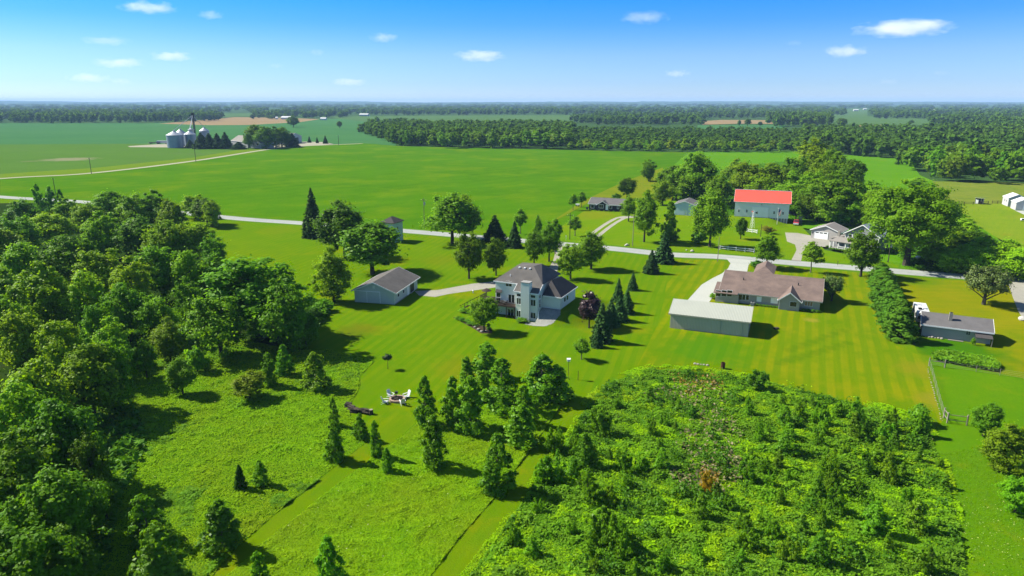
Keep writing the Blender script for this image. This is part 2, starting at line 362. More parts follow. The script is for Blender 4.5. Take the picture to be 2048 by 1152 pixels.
w = bpy.data.worlds.new('World'); SC.world = w; w.use_nodes = True
nt = w.node_tree; nt.nodes.clear()
wo = nt.nodes.new('ShaderNodeOutputWorld'); bg = nt.nodes.new('ShaderNodeBackground')
sky = nt.nodes.new('ShaderNodeTexSky'); sky.sky_type = 'NISHITA'; sky.sun_disc = False
sky.sun_elevation = SUN_EL; sky.sun_rotation = math.atan2(-SX, -SY); sky.altitude = 200; sky.air_density = 1.0; sky.dust_density = .25; sky.ozone_density = 2.0
tcw = nt.nodes.new('ShaderNodeTexCoord'); sp = nt.nodes.new('ShaderNodeSeparateXYZ'); nt.links.new(tcw.outputs['Generated'], sp.inputs[0])
cr = nt.nodes.new('ShaderNodeValToRGB'); cr.color_ramp.interpolation = 'LINEAR'
mr = nt.nodes.new('ShaderNodeMapRange'); mr.inputs[1].default_value = 0; mr.inputs[2].default_value = .25; nt.links.new(sp.outputs['Z'], mr.inputs[0]); nt.links.new(mr.outputs[0], cr.inputs[0])
SKY_TINT = [(0.0, (.63, .85, 1.45)), (.094, (.49, .73, 1.3)), (.24, (.42, .67, 1.2)), (.405, (.19, .56, 1.15)), (.54, (.087, .535, 1.2)), (.75, (.30, .56, .95)), (1.0, (.84, .95, 1.10))]
e = cr.color_ramp.elements
e[0].position, e[0].color = SKY_TINT[0][0], rgba(SKY_TINT[0][1]); e[1].position, e[1].color = SKY_TINT[-1][0], rgba(SKY_TINT[-1][1])
for p_, c_ in SKY_TINT[1:-1]:
    x = e.new(p_); x.color = rgba(c_)
tint = mixrgb(nt, 1.0, sky.outputs[0], cr.outputs[0], 'MULTIPLY')
nt.links.new(tint, bg.inputs['Color']); bg.inputs['Strength'].default_value = .063
nt.links.new(bg.outputs[0], wo.inputs[0])

cam = bpy.data.cameras.new('camera'); cam.lens = 36 * F / 2048; cam.sensor_width = 36; cam.clip_start = .5; cam.clip_end = 60000
co = bpy.data.objects.new('camera', cam); COL.objects.link(co); co.location = (0, 0, HC); co.rotation_euler = (math.pi / 2 - PITCH, 0, 0)
SC.camera = co
SC.view_settings.view_transform = 'Standard'; SC.view_settings.look = 'None'; SC.view_settings.gamma = 1; SC.view_settings.exposure = 1.25
SC.cycles.max_bounces = 8; SC.cycles.diffuse_bounces = 4; SC.cycles.transmission_bounces = 5; SC.cycles.volume_bounces = 2; SC.cycles.caustics_reflective = False; SC.cycles.caustics_refractive = False

hm, hnt, hout = new_mat('haze')
pv = hnt.nodes.new('ShaderNodeVolumePrincipled'); pv.inputs['Color'].default_value = (.38, .58, .95, 1); pv.inputs['Density'].default_value = 7e-5; pv.inputs['Anisotropy'].default_value = .0
hnt.links.new(pv.outputs[0], hout.inputs['Volume'])
tag(MB().box(-14100, 14100, -410, 18100, -1.6, 92).build('haze', hm), 'pale blue summer haze over the farmland', 'haze', kind='stuff')

# ------------------------------------------------------------------ vegetation
L_BROAD = leaf_mat('broadleaf_leaves', (.085, .195, .006), (.150, .285, .009), transl=.48, spec=.08)
L_SAPL = leaf_mat('sapling_leaves', (.082, .215, .007), (.150, .315, .011), transl=.48, rough=.45, spec=.15)
L_SPRUCE = leaf_mat('spruce_needles', (.030, .085, .016), (.055, .120, .022), transl=.15, rough=.8, spec=.06)
L_CEDAR = leaf_mat('arborvitae_sprays', (.045, .125, .008), (.075, .185, .012), transl=.3, rough=.8, spec=.06)
L_PURPLE = leaf_mat('purple_leaves', (.022, .012, .018), (.045, .022, .030), transl=.2, rough=.45, spec=.35)
L_BRUSH = leaf_mat('brush_leaves', (.050, .160, .005), (.095, .240, .009), transl=.4, spec=.1, patch=((.030, .105, .006), .10, .5))
L_GRASS = leaf_mat('tall_grass_blades', (.155, .360, .003), (.235, .430, .005), transl=.5, rough=.8, spec=.05, patch=((.26, .33, .008), .055, .6))
L_WEEDS = leaf_mat('weed_leaves', (.080, .225, .005), (.145, .305, .010), transl=.5, rough=.7, spec=.1, patch=((.085, .16, .012), .16, .55))
L_DRY = leaf_mat('dry_seed_heads', (.12, .14, .05), (.19, .165, .09), transl=.35)
L_RUST = leaf_mat('rusty_weeds', (.13, .11, .012), (.20, .13, .015), transl=.3)
L_FLOWER = leaf_mat('pale_flowers', (.30, .42, .08), (.5, .52, .3), transl=.3, spec=.05)
L_FAR = leaf_mat('far_leaves', (.036, .105, .014), (.070, .150, .020), transl=.35, rough=.9, spec=.0, patch=((.10, .185, .016), .006, .7))
BARK = surf('bark', (.10, .085, .065), (.055, .048, .04), 3, .95, .1, bump=.4)
BARK_PALE = surf('pale_bark', (.22, .20, .16), (.12, .11, .09), 3, .9, .1, bump=.3)

def unit(v): return v / np.maximum(np.linalg.norm(v, axis=-1, keepdims=True), 1e-9)

def quads(rng, C, Nn, size, aspect=1.35, tri=False):
    n = len(C)
    r = unit(rng.normal(size=(n, 3)))
    T = unit(np.cross(Nn, r)); B = np.cross(Nn, T)
    s = (size * rng.uniform(.65, 1.35, n))[:, None] if np.isscalar(size) else size[:, None] * rng.uniform(.7, 1.3, n)[:, None]
    a, b = T * s * .5 * aspect, B * s * .5
    V = np.stack([C - a, C - b + a * .15, C + a, C + b + a * .15], 1).reshape(-1, 3)
    return V, np.arange(4 * n).reshape(-1, 4)

def clump_leaves(rng, cc, cr, per, leaf, centre, upb=.25, jitter=.45, squash=1.0):
    n = len(cc) * per
    idx = np.repeat(np.arange(len(cc)), per)
    d = unit(rng.normal(size=(n, 3)))
    rr = np.abs(rng.normal(size=n)) * .46 + .18
    st = rng.uniform(.65, 1.45, (len(cc), 3)); off = d * (cr[idx] * rr)[:, None] * st[idx]; off[:, 2] *= squash
    pos = cc[idx] + off
    out = unit(pos - centre)
    nn = unit(d * .8 + out * .6 + np.array([0, 0, upb]) + rng.normal(size=(n, 3)) * jitter)
    return quads(rng, pos, nn, leaf)

def crown_round(seed, rx, z0, z1, ncl, per, leaf, cl=.27, lump=.25, low=.0, taper=0.0, gaps=.0):
    """rounded or oval crown: clumps scattered through the volume, more near the skin, uneven outline"""
    rng = np.random.default_rng(seed)
    zc, rz = (z0 + z1) / 2, (z1 - z0) / 2
    ph = rng.uniform(0, 6.28, 6)
    d = unit(rng.normal(size=(ncl, 3)))
    az = np.arctan2(d[:, 1], d[:, 0])
    mod = 1 + lump * (.5 * np.sin(2 * az + ph[0] + d[:, 2] * 2) + .35 * np.sin(3 * az + ph[1] - d[:, 2] * 3) + .3 * np.sin(5 * az + ph[2]) + .3 * rng.normal(size=ncl))
    r = rng.uniform(.35, 1, ncl) ** .45 * (1 - cl * .75) * mod
    cc = d * r[:, None]
    cc[:, 2] = np.where(cc[:, 2] < 0, cc[:, 2] * (1 - low), cc[:, 2])
    wid = 1 - taper * np.clip(cc[:, 2] * .5 + .5, 0, 1)
    cc = np.stack([cc[:, 0] * rx * wid, cc[:, 1] * rx * wid, cc[:, 2] * rz + zc], 1)
    crr = rx * cl * rng.uniform(.45, 1.5, ncl) * (1 - .35 * taper * np.clip((cc[:, 2] - zc) / rz, 0, 1))
    return clump_leaves(rng, cc, crr, per, leaf, np.array([0, 0, zc - rz * .2]), squash=.8)

def crown_cone(seed, R, z0, z1, ncl, per, leaf, power=.8, cl=.22, ragged=.25, up=.15):
    """columnar / conical crown"""
    rng = np.random.default_rng(seed)
    t = rng.uniform(0, 1, ncl) ** 1.15
    az = rng.uniform(0, 6.283, ncl); ph = rng.uniform(0, 6.28, 3)
    prof = np.minimum(1, t * 4 + .55) * np.clip(1 - t ** 1.5, 0, 1) ** power * (1 - .12 * t)
    rad = R * prof * (1 + ragged * (.5 * np.sin(2 * az + ph[0] + t * 7) + .5 * np.sin(3 * az + ph[1] - t * 9) + .5 * rng.normal(size=ncl))) * rng.uniform(.3, 1, ncl) ** .5 * .85
    cc = np.stack([np.cos(az) * rad, np.sin(az) * rad, z0 + t * (z1 - z0)], 1)
    crr = R * cl * (.45 + .75 * (1 - t)) * rng.uniform(.7, 1.3, ncl)
    idx = np.repeat(np.arange(ncl), per); n = len(idx)
    d = unit(rng.normal(size=(n, 3)))
    pos = cc[idx] + d * (crr[idx] * (np.abs(rng.normal(size=n)) * .5 + .15))[:, None]
    axis = pos * np.array([1, 1, 0])
    nn = unit(unit(axis) * .8 + d * .6 + np.array([0, 0, up]) + rng.normal(size=(n, 3)) * .42)
    return quads(rng, pos, nn, leaf)

def crown_spruce(seed, R, z0, z1, tiers, leaf):
    """whorled drooping boughs"""
    rng = np.random.default_rng(seed)
    pos, nn, sz = [], [], []
    for k in range(tiers):
        t = k / (tiers - 1); z = z0 + (z1 - z0) * t ** .95
        Rk = R * (1 - t) ** .9 * rng.uniform(.86, 1.1) + .05 * R
        nb = max(5, int(13 * (1 - t) + 5))
        for b in range(nb):
            az = 6.283 * b / nb + rng.uniform(-.25, .25) + k
            Lb = Rk * rng.uniform(.78, 1.12); m = max(3, int(26 * Lb / R))
            s = rng.uniform(.08, 1, m) ** .7
            side = rng.normal(size=m) * .13 * Lb * (1.15 - s)
            x = np.cos(az) * s * Lb - np.sin(az) * side; y = np.sin(az) * s * Lb + np.cos(az) * side
            zz = z - .28 * Lb * s ** 1.4 + rng.normal(size=m) * .05 * R + .06 * Lb * s ** 4
            pos.append(np.stack([x, y, zz], 1))
            o = np.stack([np.full(m, np.cos(az) * .55), np.full(m, np.sin(az) * .55), np.full(m, .75)], 1)
            nn.append(unit(o + rng.normal(size=(m, 3)) * .5))
    return quads(rng, np.concatenate(pos), np.concatenate(nn), leaf, 1.7)

def trunk_mb(seed, r, h, limbs=5, spread=2.0, z_l=.45, top=.85):
    rnd = random.Random(seed); mb = MB()
    pts = [(rnd.uniform(-.06, .06) * h * .3 * i / 6, rnd.uniform(-.06, .06) * h * .3 * i / 6, h * top * i / 6) for i in range(7)]
    pts[0] = (0, 0, -.25)
    mb.tube(pts, [r * 1.35, r, r * .85, r * .68, r * .5, r * .34, r * .15], 8)
    for i in range(limbs):
        z = h * (z_l + (top - z_l - .1) * i / max(1, limbs)); a = i * 2.4 + rnd.uniform(-.4, .4); L = spread * rnd.uniform(.7, 1.1)
        q = [(math.cos(a) * L * s, math.sin(a) * L * s, z + L * (.75 * s - .15 * s * s)) for s in (0, .35, .7, 1)]
        mb.tube(q, [r * .45, r * .34, r * .22, r * .08], 6, cap=False)
    return mb

PROTO = {}
def proto(kind, VF, mat, trunk, barkm=BARK, w=None, h=None):
    V, Fq = VF
    me = mesh_np('crown', V, Fq, mat)
    t = trunk.build('trunk', barkm) if trunk else None
    tm = None
    if t: tm = t.data; bpy.data.objects.remove(t)
    PROTO.setdefault(kind, []).append((me, tm, w, h))

for i in range(4):   # big woodland trees, foliage almost to the ground
    proto('forest', crown_round(10 + i, 5.3, 1.2, 14, 150, 120, .34, cl=.23, lump=.40, taper=.25), L_BROAD, trunk_mb(10 + i, .28, 14, 4, 3), w=9.8, h=14.0)
for i in range(4):   # yard maples, clear stem
    proto('maple', crown_round(30 + i, 3.9, 1.15, 10, 120, 120, .25, cl=.25, lump=.30, low=.1, taper=.35), L_BROAD, trunk_mb(30 + i, .20, 10, 5, 2.2), w=6.9, h=10.0)
for i in range(2):   # open young trees
    proto('young', crown_round(50 + i, 2.1, 1.2, 7.2, 52, 90, .22, cl=.26, lump=.3, low=.1, taper=.55), L_BROAD, trunk_mb(50 + i, .10, 7, 6, 1.5, .35), BARK_PALE, w=3.8, h=7.2)
for i in range(3):   # spruces
    proto('spruce', crown_spruce(70 + i, 2.3, .5, 9, 26, .34), L_SPRUCE, trunk_mb(70 + i, .16, 9, 0, 0, top=.98), w=4.1, h=9.2)
for i in range(4):   # columnar young poplars
    proto('columnar', crown_cone(90 + i, 1.7, .2, 6.8, 120, 80, .20, power=.5, cl=.28, ragged=.36), L_SAPL, trunk_mb(90 + i, .10, 7, 5, 1.0, .15), BARK_PALE, w=3.3, h=7.1)
for i in range(2):   # arborvitae
    proto('arborvitae', crown_cone(110 + i, 1.7, .0, 6.7, 150, 70, .23, power=.75, cl=.26, ragged=.18, up=.5), L_CEDAR, trunk_mb(110 + i, .12, 7, 0, 0), w=3.7, h=7.1)
for i in range(3):   # shrubs
    proto('shrub', crown_round(130 + i, 1.55, .0, 2.9, 46, 60, .22, cl=.30, lump=.38, low=.2, taper=.2), L_SAPL, trunk_mb(130 + i, .05, 2.4, 6, .9, .1), w=2.9, h=3.0)
for i in range(4):   # thicket saplings: ragged, several leaders
    rng = np.random.default_rng(150 + i); Vs, Fs, nv = [], [], 0
    for k in range(4):
        V, Fq = crown_cone(160 + i * 7 + k, .95, .2, 3.2 * rng.uniform(.65, 1), 24, 40, .17, power=.5, cl=.36, ragged=.6)
        V = V + np.array([rng.uniform(-.9, .9), rng.uniform(-.9, .9), 0]); Vs.append(V); Fs.append(Fq + nv); nv += len(V)
    proto('sapling', (np.concatenate(Vs), np.concatenate(Fs)), L_SAPL, trunk_mb(150 + i, .05, 3, 5, .8, .1), w=3.3, h=3.2)
for i in range(3):   # distant woodland trees, one mesh each
    proto('distant', crown_round(190 + i, 5.2, .5, 15, 42, 30, 1.15, cl=.30, lump=.3, taper=.25), L_BROAD, None, w=10, h=15.2)
proto('oak', crown_round(210, 10.6, 3.6, 24.5, 300, 150, .40, cl=.18, lump=.30, low=.12, taper=.15), L_BROAD, trunk_mb(210, .62, 22, 9, 7.5, .22, .8), w=19.6, h=24.8)
proto('apple', crown_round(220, 3.6, 1.3, 6.2, 130, 75, .20, cl=.22, lump=.2, low=.3), leaf_mat('thin_apple_leaves', (.070, .125, .025), (.120, .185, .035), transl=.3), trunk_mb(220, .25, 5.5, 14, 3.2, .12, .8), w=7.4, h=6.3)
proto('purple', crown_round(230, 2.9, 1.2, 8, 80, 100, .32, cl=.28, lump=.2, low=.1, taper=.5), L_PURPLE, trunk_mb(230, .16, 7, 4, 1.5), w=6.0, h=8.1)
proto('umbrella', crown_round(240, 1.15, 1.55, 2.45, 30, 60, .16, cl=.3, lump=.2, low=.3), leaf_mat('dark_weeping_leaves', (.018, .045, .010), (.03, .065, .014), transl=.2), trunk_mb(240, .07, 2.3, 5, .8, .7), w=2.4, h=2.5)

PROTO['bush'] = PROTO['forest']
RND = random.Random(7)
def plant(kind, name, bx, by, ty=None, wpx=None, label=None, cat='tree', group=None, tint=(1, 1, 1), H=None, W=None, var=None, base=None):
    """one plant standing at the surveyed ground point; height from its top, width from its spread"""
    lst = PROTO[kind]
    me, tm, w0, h0 = lst[RND.randrange(len(lst)) if var is None else var % len(lst)]
    b = P(bx, by) if base is None else np.array(base, dtype=float)
    if H is None: H = height_for(b, ty)
    if W is None: W = wpx / scale_at(b + np.array([0, 0, H * .5]))
    sx, sz = W / w0, H / h0
    tj = [t * RND.uniform(.93, 1.07) for t in tint]
    if tm is None:
        r = link(name, me); r.location = b; r.rotation_euler = (0, 0, RND.uniform(0, 6.28)); r.scale = (sx, sx, sz); r.color = (*tj, 1)
    else:
        r = empty(name, b, RND.uniform(0, 6.28)); r.scale = (sx, sx, sz)
        t = link('trunk', tm, r); c = link('crown', me, r); c.color = (*tj, 1)
    return tag(r, label, cat, group)

def plant_top(kind, name, tx, ty, wpx, H, **kw):
    """same, located from the crown's top (its foot is hidden in the photograph)"""
    t = P(tx, ty, H)
    return plant(kind, name, 0, 0, None, wpx, H=H, base=(t[0], t[1], 0), **kw)

# ------------------------------------------------------------------ yard trees, each with its own description
Y = (1.35, 1.15, .8); D = (.62, .72, .8); O = (.85, .95, .9)
YARD = [  # kind, name, base x, base y, top y, width, tint, variant, label
 ('spruce', 'spruce_tree', 628, 474, 376, 44, (.75, .75, .8), 0, 'tall dark spruce standing alone at the road, left of the two large maples'),
 ('maple', 'broadleaf_tree', 690, 512, 404, 108, D, 0, 'large dark maple in front of the lone roadside spruce, behind the other large maple'),
 ('maple', 'broadleaf_tree', 745, 548, 436, 146, O, 1, 'large round maple directly behind the grey outbuilding, hiding the teal building'),
 ('forest', 'broadleaf_tree', 668, 603, 500, 84, Y, 0, 'loose light green tree at the left back corner of the grey outbuilding'),
 ('maple', 'broadleaf_tree', 905, 486, 388, 112, (.95, 1, .9), 2, 'wide double-crowned tree on the near verge of the road beside the utility pole'),
 ('spruce', 'spruce_tree', 990, 482, 430, 44, (.7, .8, .7), 1, 'broad dark spruce on the verge just right of the wide double-crowned tree'),
 ('spruce', 'spruce_tree', 1029, 495, 442, 30, (.8, .85, 1), 2, 'small narrow spruce on the verge between the broad dark spruce and a young street tree'),
 ('young', 'broadleaf_tree', 1041, 467, 412, 30, (1, 1.05, .9), 1, 'slim young tree across the road at the edge of the crop field'),
 ('maple', 'broadleaf_tree', 938, 557, 465, 66, (.8, .8, .9), 3, 'larger of the two egg-shaped maples on the lawn behind the house with the white chimney'),
 ('maple', 'broadleaf_tree', 992, 551, 477, 50, (.85, .85, .9), 0, 'smaller of the two egg-shaped maples on the lawn beside the gravel drive'),
 ('maple', 'broadleaf_tree', 1068, 532, 455, 46, (.85, .95, .8), 1, 'narrow maple rising straight behind the roof ridge of the house with the white chimney'),
 ('maple', 'broadleaf_tree', 1098, 523, 446, 52, (.75, .85, .8), 2, 'dark maple between the narrow one behind the roof ridge and the road'),
 ('young', 'broadleaf_tree', 1076, 500, 420, 22, (.8, .95, .8), 0, 'thin tree with a tufted top behind the dark maple near the road'),
 ('young', 'broadleaf_tree', 1110, 508, 430, 36, (.7, .8, .8), 1, 'dark small-headed tree at the road just behind the dark maple'),
 ('maple', 'broadleaf_tree', 1141, 558, 487, 60, Y, 3, 'bright yellow-green thin-stemmed tree beside the drive, right of the house roof'),
 ('maple', 'broadleaf_tree', 1182, 538, 464, 68, (.9, .95, .9), 0, 'broad dark green tree just behind the bright yellow-green one beside the drive'),
 ('young', 'broadleaf_tree', 1150, 472, 428, 36, (.85, .95, .9), 1, 'small round tree beyond the road beside a pole, in front of the dark ranch house'),
 ('young', 'broadleaf_tree', 1146, 420, 383, 20, (.9, 1, .9), 0, 'thinner of two little trees left of the dark ranch house'),
 ('young', 'broadleaf_tree', 1163, 414, 380, 23, (.95, 1.05, .85), 1, 'fuller of two little trees left of the dark ranch house'),
 ('maple', 'broadleaf_tree', 1254, 398, 352, 44, (.75, .7, .8), 1, 'dark open tree on the yellow hay strip behind the dark ranch house'),
 ('shrub', 'shrub', 1233, 400, 386, 24, (.6, .7, .7), 0, 'low dark shrub at the back of the dark ranch house roof'),
 ('maple', 'broadleaf_tree', 1257, 443, 392, 36, (1, 1, .85), 2, 'small tree at the right end of the dark ranch house beside its gravel track'),
 ('maple', 'broadleaf_tree', 1288, 484, 381, 58, (1.05, 1.05, .9), 3, 'tall fresh green maple on the front lawn beyond the road, right of a yellow-lit pole'),
 ('columnar', 'broadleaf_tree', 1337, 482, 400, 36, (.9, .9, .7), 0, 'tall narrow tree behind the two blue spruces by the road'),
 ('spruce', 'spruce_tree', 1327, 525, 465, 40, (1, 1.05, 1.5), 0, 'larger blue-grey spruce at the near edge of the road'),
 ('spruce', 'spruce_tree', 1302, 546, 500, 32, (.9, .95, 1.3), 1, 'smaller blue-grey spruce leaning against the larger one at the near edge of the road'),
 ('maple', 'broadleaf_tree', 1419, 493, 380, 78, (1, 1.05, .85), 0, 'large loose green maple on the front lawn between the teal shed and the red-roofed barn'),
 ('shrub', 'shrub', 1396, 488, 461, 34, (.5, .65, .6), 1, 'dark clipped bush beneath the large loose maple on the front lawn'),
 ('maple', 'broadleaf_tree', 1481, 478, 432, 30, (.55, .65, .7), 1, 'small dark egg-shaped tree in front of the barn'),
 ('shrub', 'shrub', 1536, 467, 450, 26, (1.5, .72, 1.6), 2, 'low rounded bush with reddish brown leaves in front of the barn'),
 ('maple', 'broadleaf_tree', 1532, 536, 469, 58, (.9, .95, .8), 2, 'round tree on the near verge beside the mouth of the concrete drive'),
 ('young', 'broadleaf_tree', 1621, 545, 474, 44, (1.15, 1.1, 1), 0, 'open light-leaved young tree on the near verge opposite the garage drive'),
 ('maple', 'broadleaf_tree', 1721, 553, 462, 76, (.95, 1, .8), 3, 'dense young maple on the near verge in front of the grey farmhouse'),
 ('oak', 'broadleaf_tree', 1812, 530, 357, 182, (1.05, 1.05, .85), 0, 'huge spreading old tree with a thick forked trunk beside the grey farmhouse'),
 ('apple', 'broadleaf_tree', 1663, 602, 547, 50, (.8, 1, .7), 0, 'spreading multi-stemmed tree at the right end of the brown-roofed ranch house'),
 ('apple', 'broadleaf_tree', 1967, 609, 529, 96, (.95, .95, .9), 0, 'rounded grey-green apple tree on the yellow lawn by the right-hand side road'),
 ('purple', 'purple_tree', 1178, 656, 580, 62, (1, 1, 1), 0, 'dark purple-leaved tree on the lawn right of the house with the white chimney'),
 ('young', 'broadleaf_tree', 1163, 719, 672, 42, (.9, 1, .9), 1, 'small drooping tree alone on the lawn below the row of blue spruces'),
 ('umbrella', 'weeping_tree', 776, 738, 709, 23, (1, 1, 1), 0, 'tiny umbrella-shaped tree alone on the lawn behind the white lawn chairs'),
 ('maple', 'broadleaf_tree', 968, 664, 590, 66, (1.15, 1.25, .9), 1, 'bright green tree in the planted bed in front of the deck'),
]
for k, nm, bx, by, ty, wp, ti, va, lab in YARD:
    cat = 'bush' if k == 'shrub' else 'tree'
    plant(k, nm, bx, by, ty, wp, lab, cat, None, ti, var=va)
plant('maple', 'broadleaf_tree', 930, 478, 392, 78, 'bright side crown leaning right of the wide double-crowned roadside tree', 'tree', None, (1.15, 1.1, .9), var=0)
plant('shrub', 'shrub', 1514, 535, 520, 34, 'rounded dark bush at the foot of the tree by the concrete drive', 'bush', None, (.55, .7, .6), var=0)

SPR = [(1265, 580, 543, 20, 'smallest spruce, standing apart at the far end of the lawn row'), (1236, 604, 556, 24, 'second spruce from the road in the lawn row, slim and pointed'),
       (1253, 626, 578, 32, 'spruce on the right flank of the lawn row, opposite the purple tree'), (1238, 641, 590, 34, 'broad spruce in the middle of the lawn row'),
       (1221, 652, 598, 36, 'dense spruce in the lawn row just right of the purple tree'), (1203, 682, 606, 42, 'largest blue-grey spruce of the lawn row, in front of the purple tree'),
       (1194, 694, 654, 22, 'small thin spruce at the near end of the lawn row')]
for i, (bx, by, ty, wp, lab) in enumerate(SPR):
    plant('spruce', 'spruce_tree', bx, by, ty, wp, lab, 'tree', 'spruces in a row on the lawn', (.95, 1.05, 1.35), var=i)
HED = [(1760, 566, 524), (1763, 578, 532), (1766, 590, 541), (1770, 603, 549), (1775, 617, 558), (1780, 631, 566), (1786, 646, 575), (1792, 662, 584), (1799, 680, 597)]
for i, (bx, by, ty) in enumerate(HED):
    lab = {0: 'arborvitae at the road end of the tall clipped row', 8: 'arborvitae at the near end of the tall row, closest to the small grey building'}.get(i, 'arborvitae within the tall dense row between the two lawns, shoulder to shoulder with its neighbours')
    plant('arborvitae', 'arborvitae', bx, by, ty, 66 + i * 1.5, lab, 'hedge tree', 'arborvitae row between the lawns', (.95, .95, .9), var=i)

# columnar young trees and bushes on the meadow; those nothing tells apart share one label per cluster
CLUST = 'slender young tree in the clump between the lawn chairs and the birdhouse'
for i, (bx, by, ty, wp) in enumerate([(973, 752, 682, 60), (934, 772, 711, 38), (906, 846, 752, 52), (941, 864, 750, 66), (1003, 818, 713, 74), (960, 800, 740, 50), (1084, 798, 707, 92), (1113, 800, 728, 62), (1046, 848, 768, 50), (1041, 888, 808, 74)]):
    plant('columnar', 'columnar_tree', bx, by, ty, wp, CLUST, 'tree', 'young trees clumped at the meadow edge', (1.05, 1.08, .9), var=i)
SOLO = [('columnar', 852, 852, 748, 46, (.8, .85, .9), 'tall slender tree just right of the white lawn chairs'),
 ('columnar', 868, 934, 828, 56, (.8, .85, .9), 'tapering dark tree alone on the meadow below the clump of young trees'),
 ('columnar', 995, 980, 864, 74, (.85, .9, .9), 'ragged columnar tree at the left edge of the right-hand mown path'),
 ('columnar', 1003, 880, 850, 26, (.9, .95, .8), 'small shrubby tree behind the ragged columnar tree by the mown path'),
 ('columnar', 672, 920, 838, 42, (.75, .85, .8), 'dense tree at the left edge of the left-hand mown path'),
 ('columnar', 669, 852, 793, 22, (.85, .95, .8), 'thin sapling behind the dense tree at the left-hand mown path'),
 ('columnar', 722, 878, 826, 32, (.9, 1, .8), 'low bushy tree beside the woodpile near the lawn chairs'),
 ('columnar', 753, 914, 838, 28, (.85, .95, .85), 'slim tree on the mown path right of the low bushy one'),
 ('columnar', 775, 944, 894, 25, (.85, .95, .85), 'knee-high sapling beyond the slim tree on the mown path'),
 ('arborvitae', 482, 978, 927, 30, (.5, .55, .6), 'small dark juniper alone in the middle of the left meadow'),
 ('columnar', 523, 970, 919, 32, (.95, 1.1, .8), 'small light sapling right of the dark juniper in the left meadow'),
 ('columnar', 298, 1085, 986, 78, (.75, .78, .9), 'grey-green leafy tree in the lower left meadow, upper of an overlapping pair'),
 ('columnar', 328, 1185, 1044, 116, (.75, .8, .85), 'large grey-green leafy tree at the bottom edge, lower of an overlapping pair'),
 ('columnar', 447, 1098, 998, 82, (.7, .78, .8), 'broad grey-green tree beside the lower end of the left-hand mown path'),
 ('columnar', 662, 1180, 1068, 62, (.85, .95, .75), 'spindly tree at the bottom edge between the two mown paths'),
 ('columnar', 524, 1190, 1100, 48, (.85, .95, .8), 'low sapling cut by the bottom edge beside the left-hand mown path'),
 ('columnar', 541, 772, 704, 36, (.75, .85, .8), 'left slender tree of a pair on the meadow below the dark wood'),
 ('columnar', 570, 750, 688, 38, (.7, .8, .8), 'right taller slender tree of a pair on the meadow below the dark wood'),
 ('columnar', 632, 778, 703, 58, (1, .95, 1.1), 'silvery broad bush tree on the meadow near the lawn edge'),
 ('bush', 500, 798, 744, 74, (1.25, .95, 1), 'brownish rounded shrub on the meadow left of the pair of slender trees'),
 ('bush', 366, 788, 716, 62, (.85, .95, .8), 'round leafy bush alone on the upper left meadow'),
 ('bush', 1966, 872, 806, 64, (.75, .85, .8), 'round dark shrub beside the wooden gate of the fenced pasture'),
 ('bush', 2002, 944, 853, 94, (1, .85, .9), 'wide yellowish shrub below the fenced pasture'),
 ('bush', 2030, 1024, 952, 78, (1.1, 1.3, .8), 'bright green rounded shrub at the right edge on the rough grass'),
 ('shrub', 1516, 780, 738, 46, (.7, .85, .75), 'dark shrub at the thicket corner near the rusty barrel'),
 ('shrub', 1838, 848, 806, 42, (.95, 1.05, .85), 'leafy shrub at the thicket edge nearest the pasture gate'),
 ('shrub', 650, 622, 597, 40, (.8, .95, .7), 'low leafy shrub at the wood corner left of the grey outbuilding'),
 ('shrub', 625, 640, 612, 44, (.65, .8, .7), 'dark low shrub at the wood edge facing the grey outbuilding'),
 ('sapling', 1412, 985, 940, 30, (2.3, .75, .9), 'rust-brown sapling in the middle of the thicket'),
]
for k, bx, by, ty, wp, ti, lab in SOLO:
    nm = {'columnar': 'columnar_tree', 'arborvitae': 'juniper', 'shrub': 'shrub', 'bush': 'shrub', 'sapling': 'sapling'}[k]
    plant(k, nm, bx, by, ty, wp, lab, 'bush' if k in ('shrub', 'bush') else 'tree', None, ti)

# the dark wood on the left, located by crown tops
WOOD = [(-8, 450, 110, 13), (-5, 530, 120, 13), (0, 590, 110, 13), (40, 398, 80, 12), (130, 400, 66, 11), (165, 404, 70, 12), (212, 382, 92, 14), (262, 386, 84, 14), (308, 384, 72, 14), (338, 398, 66, 13), (420, 402, 44, 10),
 (30, 432, 95, 13), (195, 428, 92, 14), (268, 430, 108, 14), (330, 440, 100, 14), (386, 442, 96, 13), (425, 472, 62, 11),
 (40, 480, 105, 14), (130, 470, 115, 14), (195, 495, 112, 14), (255, 520, 100, 13), (315, 488, 112, 14), (372, 500, 92, 13), (424, 505, 70, 12),
 (75, 532, 132, 15), (160, 542, 112, 14), (240, 566, 100, 12), (305, 590, 90, 10), (372, 560, 70, 11),
 (35, 618, 112, 13), (112, 640, 112, 12), (192, 602, 92, 12), (214, 642, 100, 11), (283, 680, 60, 7), (165, 690, 140, 12),
 (55, 722, 150, 12), (205, 672, 108, 12), (20, 765, 140, 13), (105, 800, 165, 12), (165, 868, 96, 9), (15, 880, 180, 12), (75, 945, 190, 11), (140, 950, 120, 8), (25, 1050, 220, 11), (125, 1060, 130, 7), (200, 960, 80, 5), (60, 1120, 160, 8)]
for i, (tx, ty, wp, h) in enumerate(WOOD):
    t = (.72, .8, .7) if ty > 850 else [(1.4, 1.3, .8), (.85, 1.0, .8), (1.15, 1.22, .8), (.72, .88, .75), (1.25, 1.15, .85)][i % 5]  # nearest trees get a darker tint, standing in for taller neighbours' shade
    plant_top('forest', 'broadleaf_tree', tx, ty, wp * .88, h, label='broadleaf tree in the dense dark wood left of the lawns, crowded crown to crown', cat='tree', group='trees of the dense wood on the left', tint=t, var=i)
